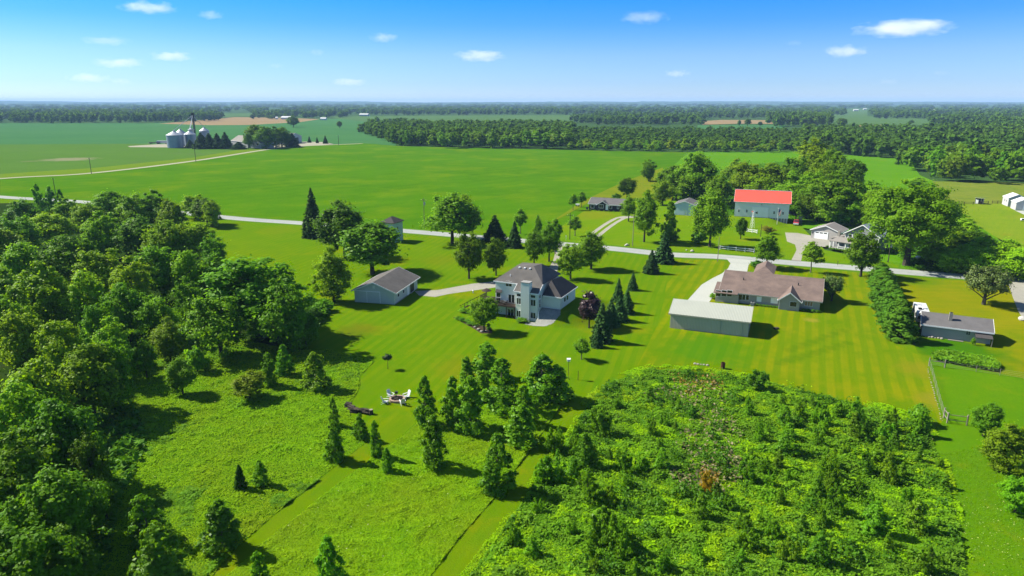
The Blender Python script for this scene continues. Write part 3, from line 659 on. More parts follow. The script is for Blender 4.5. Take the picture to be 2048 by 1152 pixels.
for tx, ty, wp, h, ti, kk, lab in [(100, 424, 88, 11, (1.9, 1.55, .8), 'forest', 'golden yellow-green tree standing out in the dense left wood'),
 (385, 388, 56, 10, (1.6, 1.4, .8), 'forest', 'small yellow-green tree at the roadside tip of the dense left wood'),
 (408, 392, 62, 11, (.6, .65, .75), 'maple', 'dark tree with a bare grey top at the roadside tip of the left wood'),
 (70, 366, 22, 13, (1, 1.1, .8), 'columnar', 'thin leaning pale tree poking above the left wood against the crop field'),
 (96, 371, 30, 12, (.8, .95, .8), 'columnar', 'left of two thin dark trees poking above the wood in front of the road'),
 (117, 376, 22, 12, (.8, .95, .8), 'columnar', 'right of two thin dark trees poking above the wood in front of the road'),
 (500, 508, 200, 17, (.8, .92, .85), 'forest', 'massive multi-crowned tree at the near right corner of the left wood'),
 (428, 590, 116, 12, (.95, 1.05, .85), 'forest', 'lighter tree bulging from the left flank of the massive corner tree'),
 (572, 560, 106, 14, (.68, .8, .8), 'forest', 'dark tree on the right flank of the massive corner tree, casting shade on the lawn'),
 (606, 615, 56, 8, (.7, .85, .75), 'forest', 'small dark tree at the very edge of the left wood facing the lawn'),
 (388, 690, 44, 5, (.9, 1.05, .8), 'shrub', 'rounded bush at the sunny hem of the left wood'),
 (330, 640, 70, 8, (1.0, .9, 1.0), 'forest', 'olive thin-leaved tree in the gap of the left wood')]:
    plant_top(kk, 'shrub' if kk == 'shrub' else 'broadleaf_tree', tx, ty, wp, h, label=lab, cat='bush' if kk == 'shrub' else 'tree', tint=ti)

# hedgerow trees behind the barn and around the farmhouse
HR = [(1297, 362, 321, 34), (1330, 388, 336, 50), (1352, 398, 330, 62), (1388, 402, 302, 96), (1378, 402, 340, 92), (1412, 405, 348, 80), (1325, 410, 362, 46), (1436, 415, 348, 56), (1470, 372, 320, 52), (1495, 400, 322, 84),
      (1540, 402, 326, 92), (1585, 388, 312, 58), (1622, 372, 282, 76), (1662, 384, 296, 72), (1700, 396, 318, 56), (1600, 428, 340, 92), (1662, 448, 348, 108), (1722, 452, 360, 88), (1632, 442, 376, 74), (1702, 450, 384, 84), (1612, 436, 366, 66), (1560, 425, 362, 80), (1748, 462, 380, 70), (1515, 420, 350, 60), (1630, 420, 320, 70)]
for i, (bx, by, ty, wp) in enumerate(HR):
    br = RND.uniform(.8, 1.15)
    plant('forest', 'broadleaf_tree', bx, by, ty, wp, 'leafy tree in the belt of trees behind and beside the red-roofed barn', 'tree', 'trees around the barn', (br * RND.uniform(.95, 1.15), br, .8), var=i)
HB = [(1832, 372, 356, 40), (1848, 408, 372, 50), (1868, 440, 396, 56), (1884, 452, 404, 46), (1900, 478, 424, 56), (1922, 505, 438, 56), (1945, 520, 462, 60), (1978, 535, 474, 66), (2012, 552, 484, 66), (2036, 560, 492, 60), (1902, 515, 452, 60), (1938, 545, 490, 60), (1880, 490, 440, 60), (1860, 470, 425, 50), (1965, 552, 505, 56), (2000, 556, 515, 50), (1900, 545, 500, 50), (1866, 530, 480, 50)]
for i, (bx, by, ty, wp) in enumerate(HB):
    plant('bush', 'hedgerow_bush', bx, by, ty, wp * 1.3, 'bright leafy bush in the overgrown hedgerow right of the huge old tree', 'bush', 'bushes of the right hedgerow', (1.6, 1.6, .9) if i not in (2, 6) else (.5, .6, .7), var=i)

# farmstead and lone field trees
FT = [('spruce', 381, 296, 279, 15), ('spruce', 404, 297, 265, 26), ('spruce', 420, 297, 266, 24), ('spruce', 436, 297, 266, 22), ('spruce', 452, 297, 264, 22), ('spruce', 478, 298, 283, 24),
      ('forest', 514, 295, 251, 34), ('forest', 532, 297, 253, 34), ('forest', 552, 295, 257, 28), ('forest', 564, 294, 255, 32), ('maple', 497, 297, 268, 16), ('spruce', 586, 293, 266, 20), ('forest', 574, 293, 262, 20)]
for i, (k, bx, by, ty, wp) in enumerate(FT):
    sp = k == 'spruce'
    plant(k, 'spruce_tree' if sp else 'broadleaf_tree', bx, by, ty - (0 if sp else 2), wp * 1.3, 'dark evergreen in the windbreak right of the grain bins' if sp else 'dark shade tree around the farmstead buildings beyond the crop field', 'tree', 'evergreens by the grain bins' if sp else 'shade trees of the farmstead', (.7, .75, .8), var=i)
for bx, by, ty, wp, lab in [(619, 285, 272, 7, 'left of three tiny spruces in a row right of the farmyard'), (634.5, 286, 274, 6, 'thinnest, middle of three tiny spruces right of the farmyard'), (651, 287, 271, 10, 'right and largest of three tiny spruces right of the farmyard')]:
    plant('spruce', 'spruce_tree', bx, by, ty, wp, lab, 'tree', None, (.7, .8, .8))
plant('maple', 'broadleaf_tree', 587, 254, 231, 27, 'larger lone round tree in the far soybean field', 'tree', None, (.6, .65, .8), var=0)
plant('maple', 'broadleaf_tree', 679, 256, 241, 14, 'smaller lone round tree in the far soybean field', 'tree', None, (.6, .65, .8), var=1)

for bx, by, ty, wp, lab in [(1495, 252, 237, 15, 'round tree standing against the tan stubble field'), (1478, 252, 240, 9, 'slim tree left of the round one against the tan stubble field'), (1520, 253, 243, 12, 'reddish low tree right of the round one against the tan stubble field'), (1683, 252, 237, 19, 'lone round tree at the right foot of the dark far grove'), (1822, 248, 240, 14, 'low lone tree on the pale far field at the right')]:
    plant('maple', 'broadleaf_tree', bx, by, ty, wp, lab, 'tree', None, (.55, .6, .8))

def inside(poly, q):
    x, y = q; c = False; n = len(poly)
    for i in range(n):
        (x0, y0), (x1, y1) = poly[i], poly[(i+1) % n]
        if (y0 > y) != (y1 > y) and x < (x1-x0) * (y-y0) / (y1-y0) + x0: c = not c
    return c

def scatter(poly, n, rnd, mind=0.0, ground=True):
    """random surveyed ground points inside a pixel polygon, uniform on the ground (or uniform in the polygon itself)"""
    g = [tuple(P(x, y)[:2]) for x, y in poly] if ground else poly
    xs, ys = [p[0] for p in g], [p[1] for p in g]; out = []
    cell = {}
    for _ in range(n * 60):
        if len(out) >= n: break
        q = (rnd.uniform(min(xs), max(xs)), rnd.uniform(min(ys), max(ys)))
        if not inside(g, q): continue
        if mind:
            k = (int(q[0] // mind), int(q[1] // mind))
            if any((q[0]-o[0])**2 + (q[1]-o[1])**2 < mind*mind for i in (-1, 0, 1) for j in (-1, 0, 1) for o in cell.get((k[0]+i, k[1]+j), ())): continue
            cell.setdefault(k, []).append(q)
        out.append(q)
    return out

# the middle-distance woods: nearest rows tree by tree, the rest as one mass
LOW = [crown_round(300 + i, 1.0, 0, 2.9, 30, 7, .46, cl=.34, lump=.3, taper=.25) for i in range(4)]
def merged(name, items, mat, seed):
    """items: x, y, width, height"""
    rng = np.random.default_rng(seed); Vs, Fs, nv = [], [], 0
    for x, y, wd, h in items:
        V, Fq = LOW[rng.integers(4)]; a = rng.uniform(0, 6.28); c, s = math.cos(a), math.sin(a)
        R = np.array([[c, s, 0], [-s, c, 0], [0, 0, 1]])
        Vs.append((V @ R) * np.array([wd / 2, wd / 2, h / 2.9]) + np.array([x, y, 0])); Fs.append(Fq + nv); nv += len(V)
    return link(name, mesh_np(name, np.concatenate(Vs), np.concatenate(Fs), mat))

W_TALL = [(722, 264), (790, 291.5), (870, 293), (870, 296), (1010, 297), (1140, 300), (1150, 262), (1060, 257), (760, 258)]
W_YOUNG = [(1140, 300), (1340, 304), (1605, 305), (1615, 268), (1420, 266), (1150, 264)]
W_RIGHT = [(1600, 304), (1720, 312), (1790, 318), (1800, 330), (1860, 360), (1960, 366), (2120, 372), (2400, 372), (2400, 262), (1880, 262), (1840, 268), (1600, 268)]
rest = []
nmid = 0
for poly, n, mind, hr, wr, lab, grp, ti, quota in [
    (W_TALL, 700, 8.5, (13, 19), (11, 16), 'tall dark tree along the front of the wood beyond the bright crop field', 'trees of the tall wood beyond the crop field', (.75, .8, .85), 45),
    (W_YOUNG, 900, 7.0, (7, 12), (7, 11), 'lower light green tree of the young wood behind the barn belt', 'trees of the young wood', (1.1, 1.05, .85), 55),
    (W_RIGHT, 1500, 8.0, (11, 19), (10, 15), 'tree along the front of the broad wood at the right, behind the rough pasture', 'trees of the wood at the right', (.85, .9, .85), 60)]:
    pts = sorted(scatter(poly, n, RND, mind), key=lambda q: math.hypot(*q))
    pts = [q for q in pts if abs(proj((q[0], q[1], 8))[0] - 1024) < 1150]
    for i, q in enumerate(pts):
        h, wd = RND.uniform(*hr), RND.uniform(*wr)
        if i < quota and abs(proj((q[0], q[1], 8))[0] - 1024) < 1040:
            plant('distant', 'broadleaf_tree', 0, 0, label=lab, cat='tree', group=grp, tint=tuple(t * RND.uniform(.85, 1.15) for t in ti), H=h, W=wd, base=(q[0], q[1], 0))
        else: rest.append((q[0], q[1], wd, h))
tag(merged('middle_woods', rest, L_FAR, 5), 'mass of the woods behind the front rows of trees in the middle distance', 'woods', kind='stuff')

# far belts of woodland, receding to the horizon
belts = []
def belt(poly, n, h=(14, 20), wmul=1.0):
    for x, y in scatter(poly, n, RND, 0, ground=False):
        b = P(x, y); k = scale_at(b)
        belts.append((b[0], b[1], max(13, 9.0 / k) * RND.uniform(.9, 1.5) * wmul, RND.uniform(*h)))
belt([(-60, 247), (300, 246), (442, 241), (448, 228), (-60, 226)], 520, (17, 24))
belt([(505, 236), (700, 236), (725, 227), (505, 226)], 130, (15, 21))
belt([(725, 231), (1190, 229.5), (1190, 222), (725, 222)], 240, (15, 22))
belt([(735, 252), (830, 254), (830, 247), (735, 245)], 18, (12, 15))
belt([(1190, 250), (1408, 250), (1408, 232), (1190, 230)], 230, (14, 20))
belt([(1140, 244), (1200, 248), (1200, 234), (1150, 232)], 40, (12, 16))
belt([(1535, 253), (1662, 253), (1662, 238), (1535, 238)], 110, (19, 25))
belt([(1676, 252), (1690, 252), (1690, 248), (1676, 248)], 4, (12, 14))
belt([(1408, 237), (1660, 236), (1690, 230), (1690, 222), (1408, 224)], 200, (15, 20))
belt([(1735, 236), (1850, 239), (1850, 224), (1735, 222)], 110, (15, 21))
belt([(1850, 252), (2110, 262), (2110, 224), (1850, 224)], 330, (15, 22))
belt([(455, 236), (560, 240), (590, 236), (560, 234)], 10, (10, 14))
for y0, y1, n in [(228, 219, 620), (219, 212, 620), (212, 208, 560), (208, 205, 520)]:
    for q in range(1):
        belt([(-60, y0), (2110, y0), (2110, y1), (-60, y1)], n, (14, 21), 1.3)
belts = [b for b in belts if not (1690 < proj((b[0], b[1], 0))[0] < 1738 and 216 < proj((b[0], b[1], 0))[1] < 237) and not (425 < proj((b[0], b[1], 0))[0] < 505 and 226 < proj((b[0], b[1], 0))[1] < 232)]
tag(merged('far_woodland', belts, L_FAR, 6), 'hazy belts of far-off woodland reaching to the horizon', 'woods', kind='stuff')

# low wooded rise along the horizon
from mathutils import noise as mn
hl_ = MB(); nx_, rows = 420, [(10500, 0), (11500, .55), (12600, .9), (13600, 1.0), (14500, .6), (15500, 0)]
def hill_h(x, k): return k * (34 + 26 * mn.noise((x * .00035, k, 3.1)) + 11 * mn.noise((x * .0016, k * 2, 7.7)) + 6 * mn.noise((x * .009, k, 1.3)) + 5 * mn.noise((x * .03, k, 5.3)))
xs_ = np.linspace(-13000, 13000, nx_)
hl_.add([(x, y, -.5 + max(0, hill_h(x, k))) for y, k in rows for x in xs_], [(j*nx_+i, j*nx_+i+1, (j+1)*nx_+i+1, (j+1)*nx_+i) for j in range(len(rows)-1) for i in range(nx_-1)])
tag(hl_.build('hills', ground_mat('wooded_hills', (.030, .075, .016), (.055, .110, .022), None, (.002, .01), fine=.05, bump=0)), kind='structure')

# ------------------------------------------------------------------ ground cover
def cover(name, polys, n, size, hgt, mat, seed, label, cat, upright=.5, near_bias=True, clumpy=.0, thresh=None, freq=.11, aspect=1.6):
    """leaf- and blade-sized faces over a patch, denser towards the viewer's side where they show larger"""
    rng = np.random.default_rng(seed); C = []
    g = [[tuple(P(x, y)[:2]) for x, y in p] for p in polys]
    from mathutils import noise as mn
    for p in g:
        a = np.array(p); lo, hi = a.min(0), a.max(0)
        lo = np.maximum(lo, [-160, 45]); hi = np.minimum(hi, [420, 800])
        q = rng.uniform(lo, hi, size=(int(n * 3 / len(g)), 2))
        x, y = q[:, 0], q[:, 1]; ins = np.zeros(len(q), bool)
        for i in range(len(p)):
            (x0, y0), (x1, y1) = p[i], p[(i+1) % len(p)]
            cross = ((y0 > y) != (y1 > y)) & (x < (x1-x0) * (y-y0) / ((y1-y0) if y1 != y0 else 1e-9) + x0)
            ins ^= cross
        q = q[ins]
        vis = np.abs(q[:, 0] / (q[:, 1] * _c + HC * _s)) < .80
        q = q[vis]
        if near_bias:
            q = q[rng.uniform(0, 1, len(q)) < np.clip((95 / q[:, 1]) ** 1.6, .15, 1)]
        C.append(q)
    q = np.concatenate(C)
    if thresh is not None:
        pm = np.array([mn.noise((a * freq, b * freq, seed * 3.7)) + .5 * mn.noise((a * freq * 3.1, b * freq * 3.1, seed + 9)) for a, b in q])
        q = q[pm + rng.normal(size=len(q)) * .07 > thresh]
    rng.shuffle(q); q = q[:n]
    hh = rng.uniform(.15, 1, len(q))
    if clumpy:
        m = np.array([mn.noise((a * .35, b * .35, seed)) + .6 * mn.noise((a * .9, b * .9, seed + 3)) for a, b in q])
        hh *= np.clip(.5 + m * 1.6, .12, 2.2) * clumpy + (1 - clumpy)
    z = hh * hgt
    nn = unit(rng.normal(size=(len(q), 3)) * np.array([1, 1, .5]) * upright + np.array([0, 0, 1 - upright * .6]) + 0.001)
    V, Fq = quads(rng, np.c_[q, z * .6], nn, size * (.7 + .6 * hh), aspect)
    V[:, 2] = np.maximum(V[:, 2], .02)
    return tag(link(name, mesh_np(name, V, Fq, mat)), label, cat, kind='stuff')

M_L = [(420, 662), (590, 702), (660, 700), (750, 722), (720, 752), (718, 778), (698, 812), (700, 832), (748, 872), (655, 945), (560, 1020), (470, 1098), (400, 1180), (150, 1180), (230, 900), (140, 760), (300, 720)]
M_C = [(838, 843), (905, 812), (1105, 802), (1120, 814), (1060, 900), (985, 1000), (915, 1080), (840, 1180), (420, 1180), (480, 1130), (560, 1060), (700, 950), (800, 877)]
TH = [(1180, 800), (1230, 762), (1300, 738), (1440, 748), (1550, 768), (1700, 805), (1850, 848), (1880, 920), (1905, 1010), (1940, 1180), (920, 1180), (1000, 1070), (1075, 960), (1150, 860)]
cover('meadow_grass', [M_L, M_C], 460000, .125, .34, L_GRASS, 1, 'tall green meadow grass and weeds between the mown paths', 'grass', .3, clumpy=.7, aspect=2.4)
cover('meadow_weeds', [[(400, 690), (590, 702), (720, 722), (716, 778), (560, 800), (260, 930), (240, 760)], [(240, 1000), (420, 960), (470, 1098), (390, 1180), (180, 1180)], [(560, 1020), (640, 960), (480, 990), (380, 1040), (470, 1098)]], 80000, .16, .5, L_WEEDS, 2, 'broad-leaved weeds in the left meadow', 'weeds', .3, clumpy=.9, thresh=.0, freq=.12)
TH2 = [(1165, 800), (1215, 755), (1300, 728), (1440, 738), (1555, 758), (1710, 795), (1862, 838), (1894, 910), (1920, 1005), (1960, 1180), (895, 1180), (985, 1070), (1060, 960), (1138, 860)]
cover('thicket_undergrowth', [TH], 190000, .19, .75, L_WEEDS, 3, 'tangle of broad-leaved weeds under the thicket', 'undergrowth', .35, clumpy=.9)
cover('thicket_grass', [TH2], 130000, .14, .5, L_GRASS, 13, 'bright tall grass growing through the thicket and over its edges', 'grass', .35, clumpy=.8, thresh=-.05, freq=.16, aspect=2.4)
cover('thicket_brambles', [TH], 60000, .20, 1.5, L_BRUSH, 14, 'darker bramble mounds scattered through the thicket', 'brambles', .5, clumpy=1.0, thresh=.22, freq=.13)
cover('dry_seed_heads', [[(1370, 850), (1440, 820), (1490, 860), (1470, 930), (1400, 945), (1350, 890)], [(1330, 940), (1480, 915), (1500, 950), (1440, 990), (1360, 985)], [(1280, 790), (1420, 760), (1470, 800), (1400, 840)]], 1500, .26, 1.1, L_DRY, 4, 'dry pinkish seed heads in the middle of the thicket', 'dry weeds', .5)
cover('rusty_weeds', [[(1330, 748), (1440, 752), (1450, 785), (1370, 790)], [(1400, 935), (1440, 950), (1430, 990), (1400, 985)]], 900, .22, .9, L_RUST, 5, 'rust-coloured weeds at the lawn edge of the thicket', 'weeds', .5)
cover('meadow_flowers', [M_L, M_C, TH, [(1900, 1000), (2060, 1000), (2060, 1180), (1950, 1180)]], 700, .09, .8, L_FLOWER, 6, 'small pale wildflowers scattered over the meadow', 'wildflowers', .2)
cover('rough_grass', [[(1880, 905), (2100, 880), (2100, 1180), (1940, 1180), (1905, 1010)]], 7000, .10, .10, L_WEEDS, 7, 'short rough grass along the right edge', 'grass', .7)
cover('tall_garden_plants', [[(1862, 712), (1895, 706), (1985, 722), (2000, 736), (1990, 744), (1868, 722)]], 5000, .36, 1.3, L_WEEDS, 8, 'strip of tall leafy garden plants behind the pasture fence', 'plants', .4, near_bias=False)
cover('wood_undergrowth', [[(430, 660), (420, 690), (300, 722), (230, 760), (260, 640), (330, 610), (420, 640)], [(600, 612), (650, 600), (660, 625), (625, 668), (560, 700), (560, 640)], [(100, 760), (240, 760), (300, 880), (240, 1000), (210, 1180), (-100, 1180), (-100, 900)]], 26000, .5, 1.6, L_BRUSH, 9, 'shaded undergrowth along the hem of the left wood', 'undergrowth', .5, clumpy=.9)
cover('swath_brush', [[(1780, 500), (1830, 440), (1860, 400), (1900, 420), (1950, 470), (2060, 545), (1960, 552), (1830, 540)], [(1300, 372), (1440, 340), (1600, 320), (1720, 330), (1740, 420), (1600, 440), (1440, 432)]], 60000, .7, 1.7, L_BRUSH, 10, 'bright brush and brambles of the overgrown swath behind the barn', 'brush', .32, near_bias=False, clumpy=.8)

# saplings of the thicket, one by one
SAPL = 'leafy green sapling in the dense thicket right of the mown path'
ths = scatter([(1110, 900), (1190, 830), (1260, 790), (1480, 830), (1560, 800), (1700, 825), (1850, 870), (1880, 930), (1900, 1020), (1920, 1150), (960, 1150), (1040, 1040)], 125, RND, 2.3)
for i, (x, y) in enumerate(sorted(ths, key=lambda q: q[1])):
    px, py = proj((x, y, 0))
    if 1330 < px < 1500 and 820 < py < 1000 and i % 3: continue
    h = RND.choice((1.5, 1.9, 2.5, 3.1, 3.9)) * RND.uniform(.9, 1.1) * (1.15 if px < 1250 or 1560 < px < 1850 else .8); kd = RND.choice(('sapling', 'sapling', 'columnar'))
    b = RND.uniform(.8, 1.15)
    plant(kd, 'sapling', 0, 0, label=SAPL, cat='sapling', group='saplings of the thicket', tint=(b * RND.uniform(.85, 1.1), b, .85), H=h, W=h * (RND.uniform(.5, .7) if kd == 'columnar' else RND.uniform(.65, .9)), base=(x, y, 0), var=i)

# ------------------------------------------------------------------ buildings
class Site:
    """local frame of a building: u along its near wall, d away from the viewer, z up"""
    def __init__(s, name, A, B, label, cat, base=0.0):
        a, b = P(*A, base), P(*B, base); v = b - a; s.L = float(np.hypot(v[0], v[1])); ang = math.atan2(v[1], v[0])
        s.o = a; s.u = np.array([math.cos(ang), math.sin(ang), 0]); s.d = np.array([-s.u[1], s.u[0], 0]); s.base = base; s.ang = ang
        s.root = tag(empty(name, tuple(a), ang), label, cat)
    def at_d(s, px, py, d):
        """pixel -> (u, z) on the vertical plane d"""
        r = ray(px, py); t = (np.dot(s.o + s.d * d - CAM, s.d)) / np.dot(r, s.d); q = CAM + r * t - s.o
        return float(np.dot(q, s.u)), float(q[2])
    def at_u(s, px, py, u):
        r = ray(px, py); t = (np.dot(s.o + s.u * u - CAM, s.u)) / np.dot(r, s.u); q = CAM + r * t - s.o
        return float(np.dot(q, s.d)), float(q[2])
    def at_z(s, px, py, z):
        q = P(px, py, z + s.base) - s.o; return float(np.dot(q, s.u)), float(np.dot(q, s.d))

M_GLASS = surf('window_glass', (.030, .036, .040), (.015, .018, .022), 2, .12, .6)
M_WHITE = surf('white_trim', (1.0, 1.0, 1.0), (.92, .93, .94), 2, .6, .3)
M_BLUEWALL = surf('pale_blue_siding', (.84, .89, .84), (.77, .82, .78), .6, .75, .25, axis='Z', period=.2, bump=.25)
M_SHEDWALL = surf('pale_board_siding', (.66, .72, .68), (.59, .65, .62), .5, .8, .2, axis='X', period=.3, bump=.25)
M_TEAL = surf('teal_grey_siding', (.62, .79, .82), (.56, .73, .76), .5, .8, .2, axis='Z', period=.25, bump=.2)
M_BARNWALL = surf('white_barn_boards', (1.04, 1.06, 1.03), (.96, .98, .96), .4, .8, .2, axis='X', period=.3, bump=.2)
M_TAN = surf('tan_ribbed_metal', (.56, .53, .42), (.52, .49, .39), .3, .55, .35, axis='X', period=.3, bump=.5)
M_TANSIDE = surf('grey_tan_siding', (.50, .47, .42), (.45, .425, .38), .5, .8, .2, axis='Z', period=.22, bump=.25)
M_GREYSIDE = surf('grey_siding', (.32, .335, .35), (.28, .295, .31), .5, .8, .2, axis='Z', period=.22, bump=.25)
M_GARSIDE = surf('warm_grey_siding', (.52, .49, .47), (.47, .45, .43), .5, .8, .2, axis='Z', period=.22, bump=.25)
M_DARKSIDE = surf('charcoal_siding', (.045, .050, .062), (.035, .040, .05), .5, .8, .2, axis='Z', period=.22, bump=.25)
M_WHITESIDE = surf('white_metal_siding', (.66, .66, .66), (.58, .58, .60), .4, .6, .3, axis='X', period=.4, bump=.25)
M_SHING = surf('grey_brown_shingles', (.152, .142, .132), (.102, .096, .092), .45, .95, .1, bump=.5)
M_SHING_D = surf('dark_shingles', (.085, .078, .078), (.06, .056, .058), .5, .95, .1, bump=.4)
M_SHING_B = surf('brown_shingles', (.225, .165, .140), (.130, .098, .088), .35, .95, .1, bump=.5)
M_SHING_P = surf('mauve_grey_shingles', (.158, .152, .154), (.124, .119, .121), .6, .95, .1, bump=.5)
M_SHING_G = surf('light_grey_shingles', (.30, .275, .25), (.23, .215, .20), .5, .95, .1, bump=.4)
M_METROOF = surf('pale_ribbed_roof', (.43, .45, .38), (.39, .41, .35), .3, .5, .4, axis='X', period=.3, bump=.5)
M_METROOF_W = surf('white_ribbed_roof', (.70, .71, .70), (.64, .65, .65), .3, .5, .4, axis='X', period=.4, bump=.4)
M_STEEL_ROOF = surf('blue_grey_standing_seam', (.36, .38, .42), (.32, .34, .38), .3, .4, .5, axis='Y', period=.45, bump=.5)
M_RED = surf('coral_red_metal_roof', (.98, .115, .075), (.90, .10, .065), .2, .5, .3, axis='X', period=.4, bump=.3)
M_CONCR = surf('foundation_concrete', (.34, .34, .33), (.25, .25, .24), 1.5, .9, .1)
M_WOODD = surf('weathered_dark_wood', (.085, .062, .050), (.05, .038, .032), 3, .9, .1, stretch=(8, 1, 8))
M_WOODL = surf('weathered_grey_wood', (.33, .30, .25), (.22, .20, .17), 3, .9, .1, stretch=(8, 8, 1))
M_BLACK = surf('black_metal', (.02, .02, .022), (.03, .03, .03), 3, .5, .4)
M_DOORW = surf('white_door', (1.12, 1.14, 1.14), (1.05, 1.07, 1.08), .8, .5, .3)
M_CURT = surf('tan_curtained_glass', (.42, .26, .15), (.34, .20, .11), 2, .4, .4)
M_GALV = surf('galvanised_steel', (.36, .42, .50), (.28, .34, .42), .25, .45, .5, metal=.45, axis='Z', period=.8, bump=.3)
M_GALVR = surf('galvanised_roof', (.46, .49, .53), (.38, .41, .45), .3, .45, .5, metal=.3)
M_STONE = surf('field_stone', (.38, .36, .32), (.22, .21, .19), 2.5, .9, .2, bump=.5)

def opening(S, face, a0, a1, z0, z1, off, name='window', mat=None, frame=True, fw=.09, mullions=(1, 1), fmat=None, pos=0.0):
    """window or door leaf as a part; its frame and bars as a sub-part. face n: near wall (d=off), r/l: wall u=off facing +u / -u"""
    mat = mat or M_GLASS; fmat = fmat or M_WHITE
    def bx(mb, p0, p1, q0, q1, t0, t1):
        if face == 'n': mb.box(p0, p1, off - t1, off - t0, q0, q1)
        elif face == 'r': mb.box(off + t0, off + t1, p0, p1, q0, q1)
        else: mb.box(off - t1, off - t0, p0, p1, q0, q1)
    mb = MB(); bx(mb, a0, a1, z0, z1, .004, .035); w_ = mb.build(name, mat, S.root)
    if frame:
        f = MB()
        for p0, p1, q0, q1 in ((a0 - fw, a0, z0 - fw, z1 + fw), (a1, a1 + fw, z0 - fw, z1 + fw), (a0, a1, z1, z1 + fw), (a0, a1, z0 - fw, z0)): bx(f, p0, p1, q0, q1, .003, .075)
        mu, mv = mullions
        for i in range(1, mu): c = a0 + (a1 - a0) * i / mu; bx(f, c - .035, c + .035, z0, z1, .036, .06)
        for i in range(1, mv): c = z0 + (z1 - z0) * i / mv; bx(f, a0, a1, c - .03, c + .03, .037, .058)
        f.build('frame', fmat, w_)
    return w_

def win_px(S, d, x0, y0, x1, y1, **kw):
    u0, z1 = S.at_d(x0, y0, d); u1, z0 = S.at_d(x1, y1, d)
    zc, h = (z0 + z1) / 2, abs(z1 - z0)
    return opening(S, 'n', min(u0, u1), max(u0, u1), zc - h / 2, zc + h / 2, d, **kw)

def gable(S, D, ze, zr, axis='u', wall=None, roof=None, ov=.4, oe=.3, u0=0.0, u1=None, d0=0.0, t=.14, trim=None, wname='wall', z0=0.0, roofname='roof', zn=None):
    """gabled block: wall prism plus two roof slopes and fascia boards"""
    u1 = S.L if u1 is None else u1; d1 = d0 + D
    if axis == 'u':
        dm = (d0 + d1) / 2; sl = (zr - ze) / (dm - d0)
        pent = [(u0, d0, z0), (u0, d1, z0), (u0, d1, ze), (u0, dm, zr), (u0, d0, ze)]
        wl = MB().prism(pent, (u1 - u0, 0, 0)).build(wname, wall, S.root)
        e = .004; a, b = u0 - oe, u1 + oe
        rf = MB()
        rf.slab([(a, d0 - ov, ze - ov * sl + e), (b, d0 - ov, ze - ov * sl + e), (b, dm, zr + e), (a, dm, zr + e)], t)
        rf.slab([(a, dm, zr + e), (b, dm, zr + e), (b, d1 + ov, ze - ov * sl + e), (a, d1 + ov, ze - ov * sl + e)], t)
        r = rf.build(roofname, roof, S.root)
        if trim:
            f = MB(); k = .03
            f.box(a, b, d0 - ov - .05, d0 - ov - .003, ze - ov * sl - .14, ze - ov * sl + t + .0)
            for x0, x1 in ((a - .05, a - .003), (b + .003, b + .05)):
                f.prism([(x0, d0 - ov, ze - ov * sl - .12), (x0, dm, zr - .10), (x0, dm, zr + t + .03), (x0, d0 - ov, ze - ov * sl + t + .03)], (x1 - x0, 0, 0))
                f.prism([(x0, d1 + ov, ze - ov * sl - .12), (x0, dm, zr - .10), (x0, dm, zr + t + .03), (x0, d1 + ov, ze - ov * sl + t + .03)], (x1 - x0, 0, 0))
            f.build('fascia', trim, S.root)
    else:
        um = (u0 + u1) / 2; sl = (zr - ze) / (um - u0)
        pent = [(u0, d0, z0), (u1, d0, z0), (u1, d0, ze), (um, d0, zr), (u0, d0, ze)]
        wl = MB().prism(pent, (0, D, 0)).build(wname, wall, S.root)
        e = .004; a, b = d0 - oe, d1 + oe
        rf = MB()
        rf.slab([(u0 - ov, a, ze - ov * sl + e), (um, a, zr + e), (um, b, zr + e), (u0 - ov, b, ze - ov * sl + e)], t)
        rf.slab([(um, a, zr + e), (u1 + ov, a, ze - ov * sl + e), (u1 + ov, b, ze - ov * sl + e), (um, b, zr + e)], t)
        r = rf.build(roofname, roof, S.root)
        if trim:
            f = MB()
            for y0, y1 in ((a - .05, a - .003), (b + .003, b + .05)):
                f.prism([(u0 - ov, y0, ze - ov * sl - .12), (um, y0, zr - .10), (um, y0, zr + t + .03), (u0 - ov, y0, ze - ov * sl + t + .03)], (0, y1 - y0, 0))
                f.prism([(u1 + ov, y0, ze - ov * sl - .12), (um, y0, zr - .10), (um, y0, zr + t + .03), (u1 + ov, y0, ze - ov * sl + t + .03)], (0, y1 - y0, 0))
            f.box(u1 + ov + .003, u1 + ov + .05, a, b, ze - ov * sl - .10, ze - ov * sl + t)
            f.box(u0 - ov - .05, u0 - ov - .003, a, b, ze - ov * sl - .10, ze - ov * sl + t)
            f.build('fascia', trim, S.root)
    return wl, r

# --- main house: two storeys over a walk-out level, white chimney, hipped roofs, garage wing
zx = lambda x, y: (890 + x / 7.2, 510 + y / 7.2)
S = Site('house', zx(1015, 920), zx(1330, 965), 'pale blue house with a tall white chimney, dark hipped roof and raised deck', 'house')
UL, UR, DL, DB = -5.75, 5.2, 1.9, 12.6
ze, sl = 6.3, .635; zt = lambda d: ze + sl * (d + .3)
zr_d = 6.35; zr = zt(zr_d)
wl = MB()
wl.prism([(0, 0, 0), (UR, 0, 0), (UR, DB, 0), (0, DB, 0)], (0, 0, 6.3))                       # great-room block
wl.prism([(UR, 0, 6.3), (UR, DB, 6.3), (UR, DB, 7.3), (UR, DL + .35, zt(DL + .3) - .06), (UR, 0, zt(0) - .06)], (-UR + .01, 0, 0))
wl.prism([(UL, DL, 0), (-.003, DL, 0), (-.003, DB, 0), (UL, DB, 0)], (0, 0, zt(DL) - .06))     # left block
wl.build('wall', M_BLUEWALL, S.root)
rf = MB(); T = .14
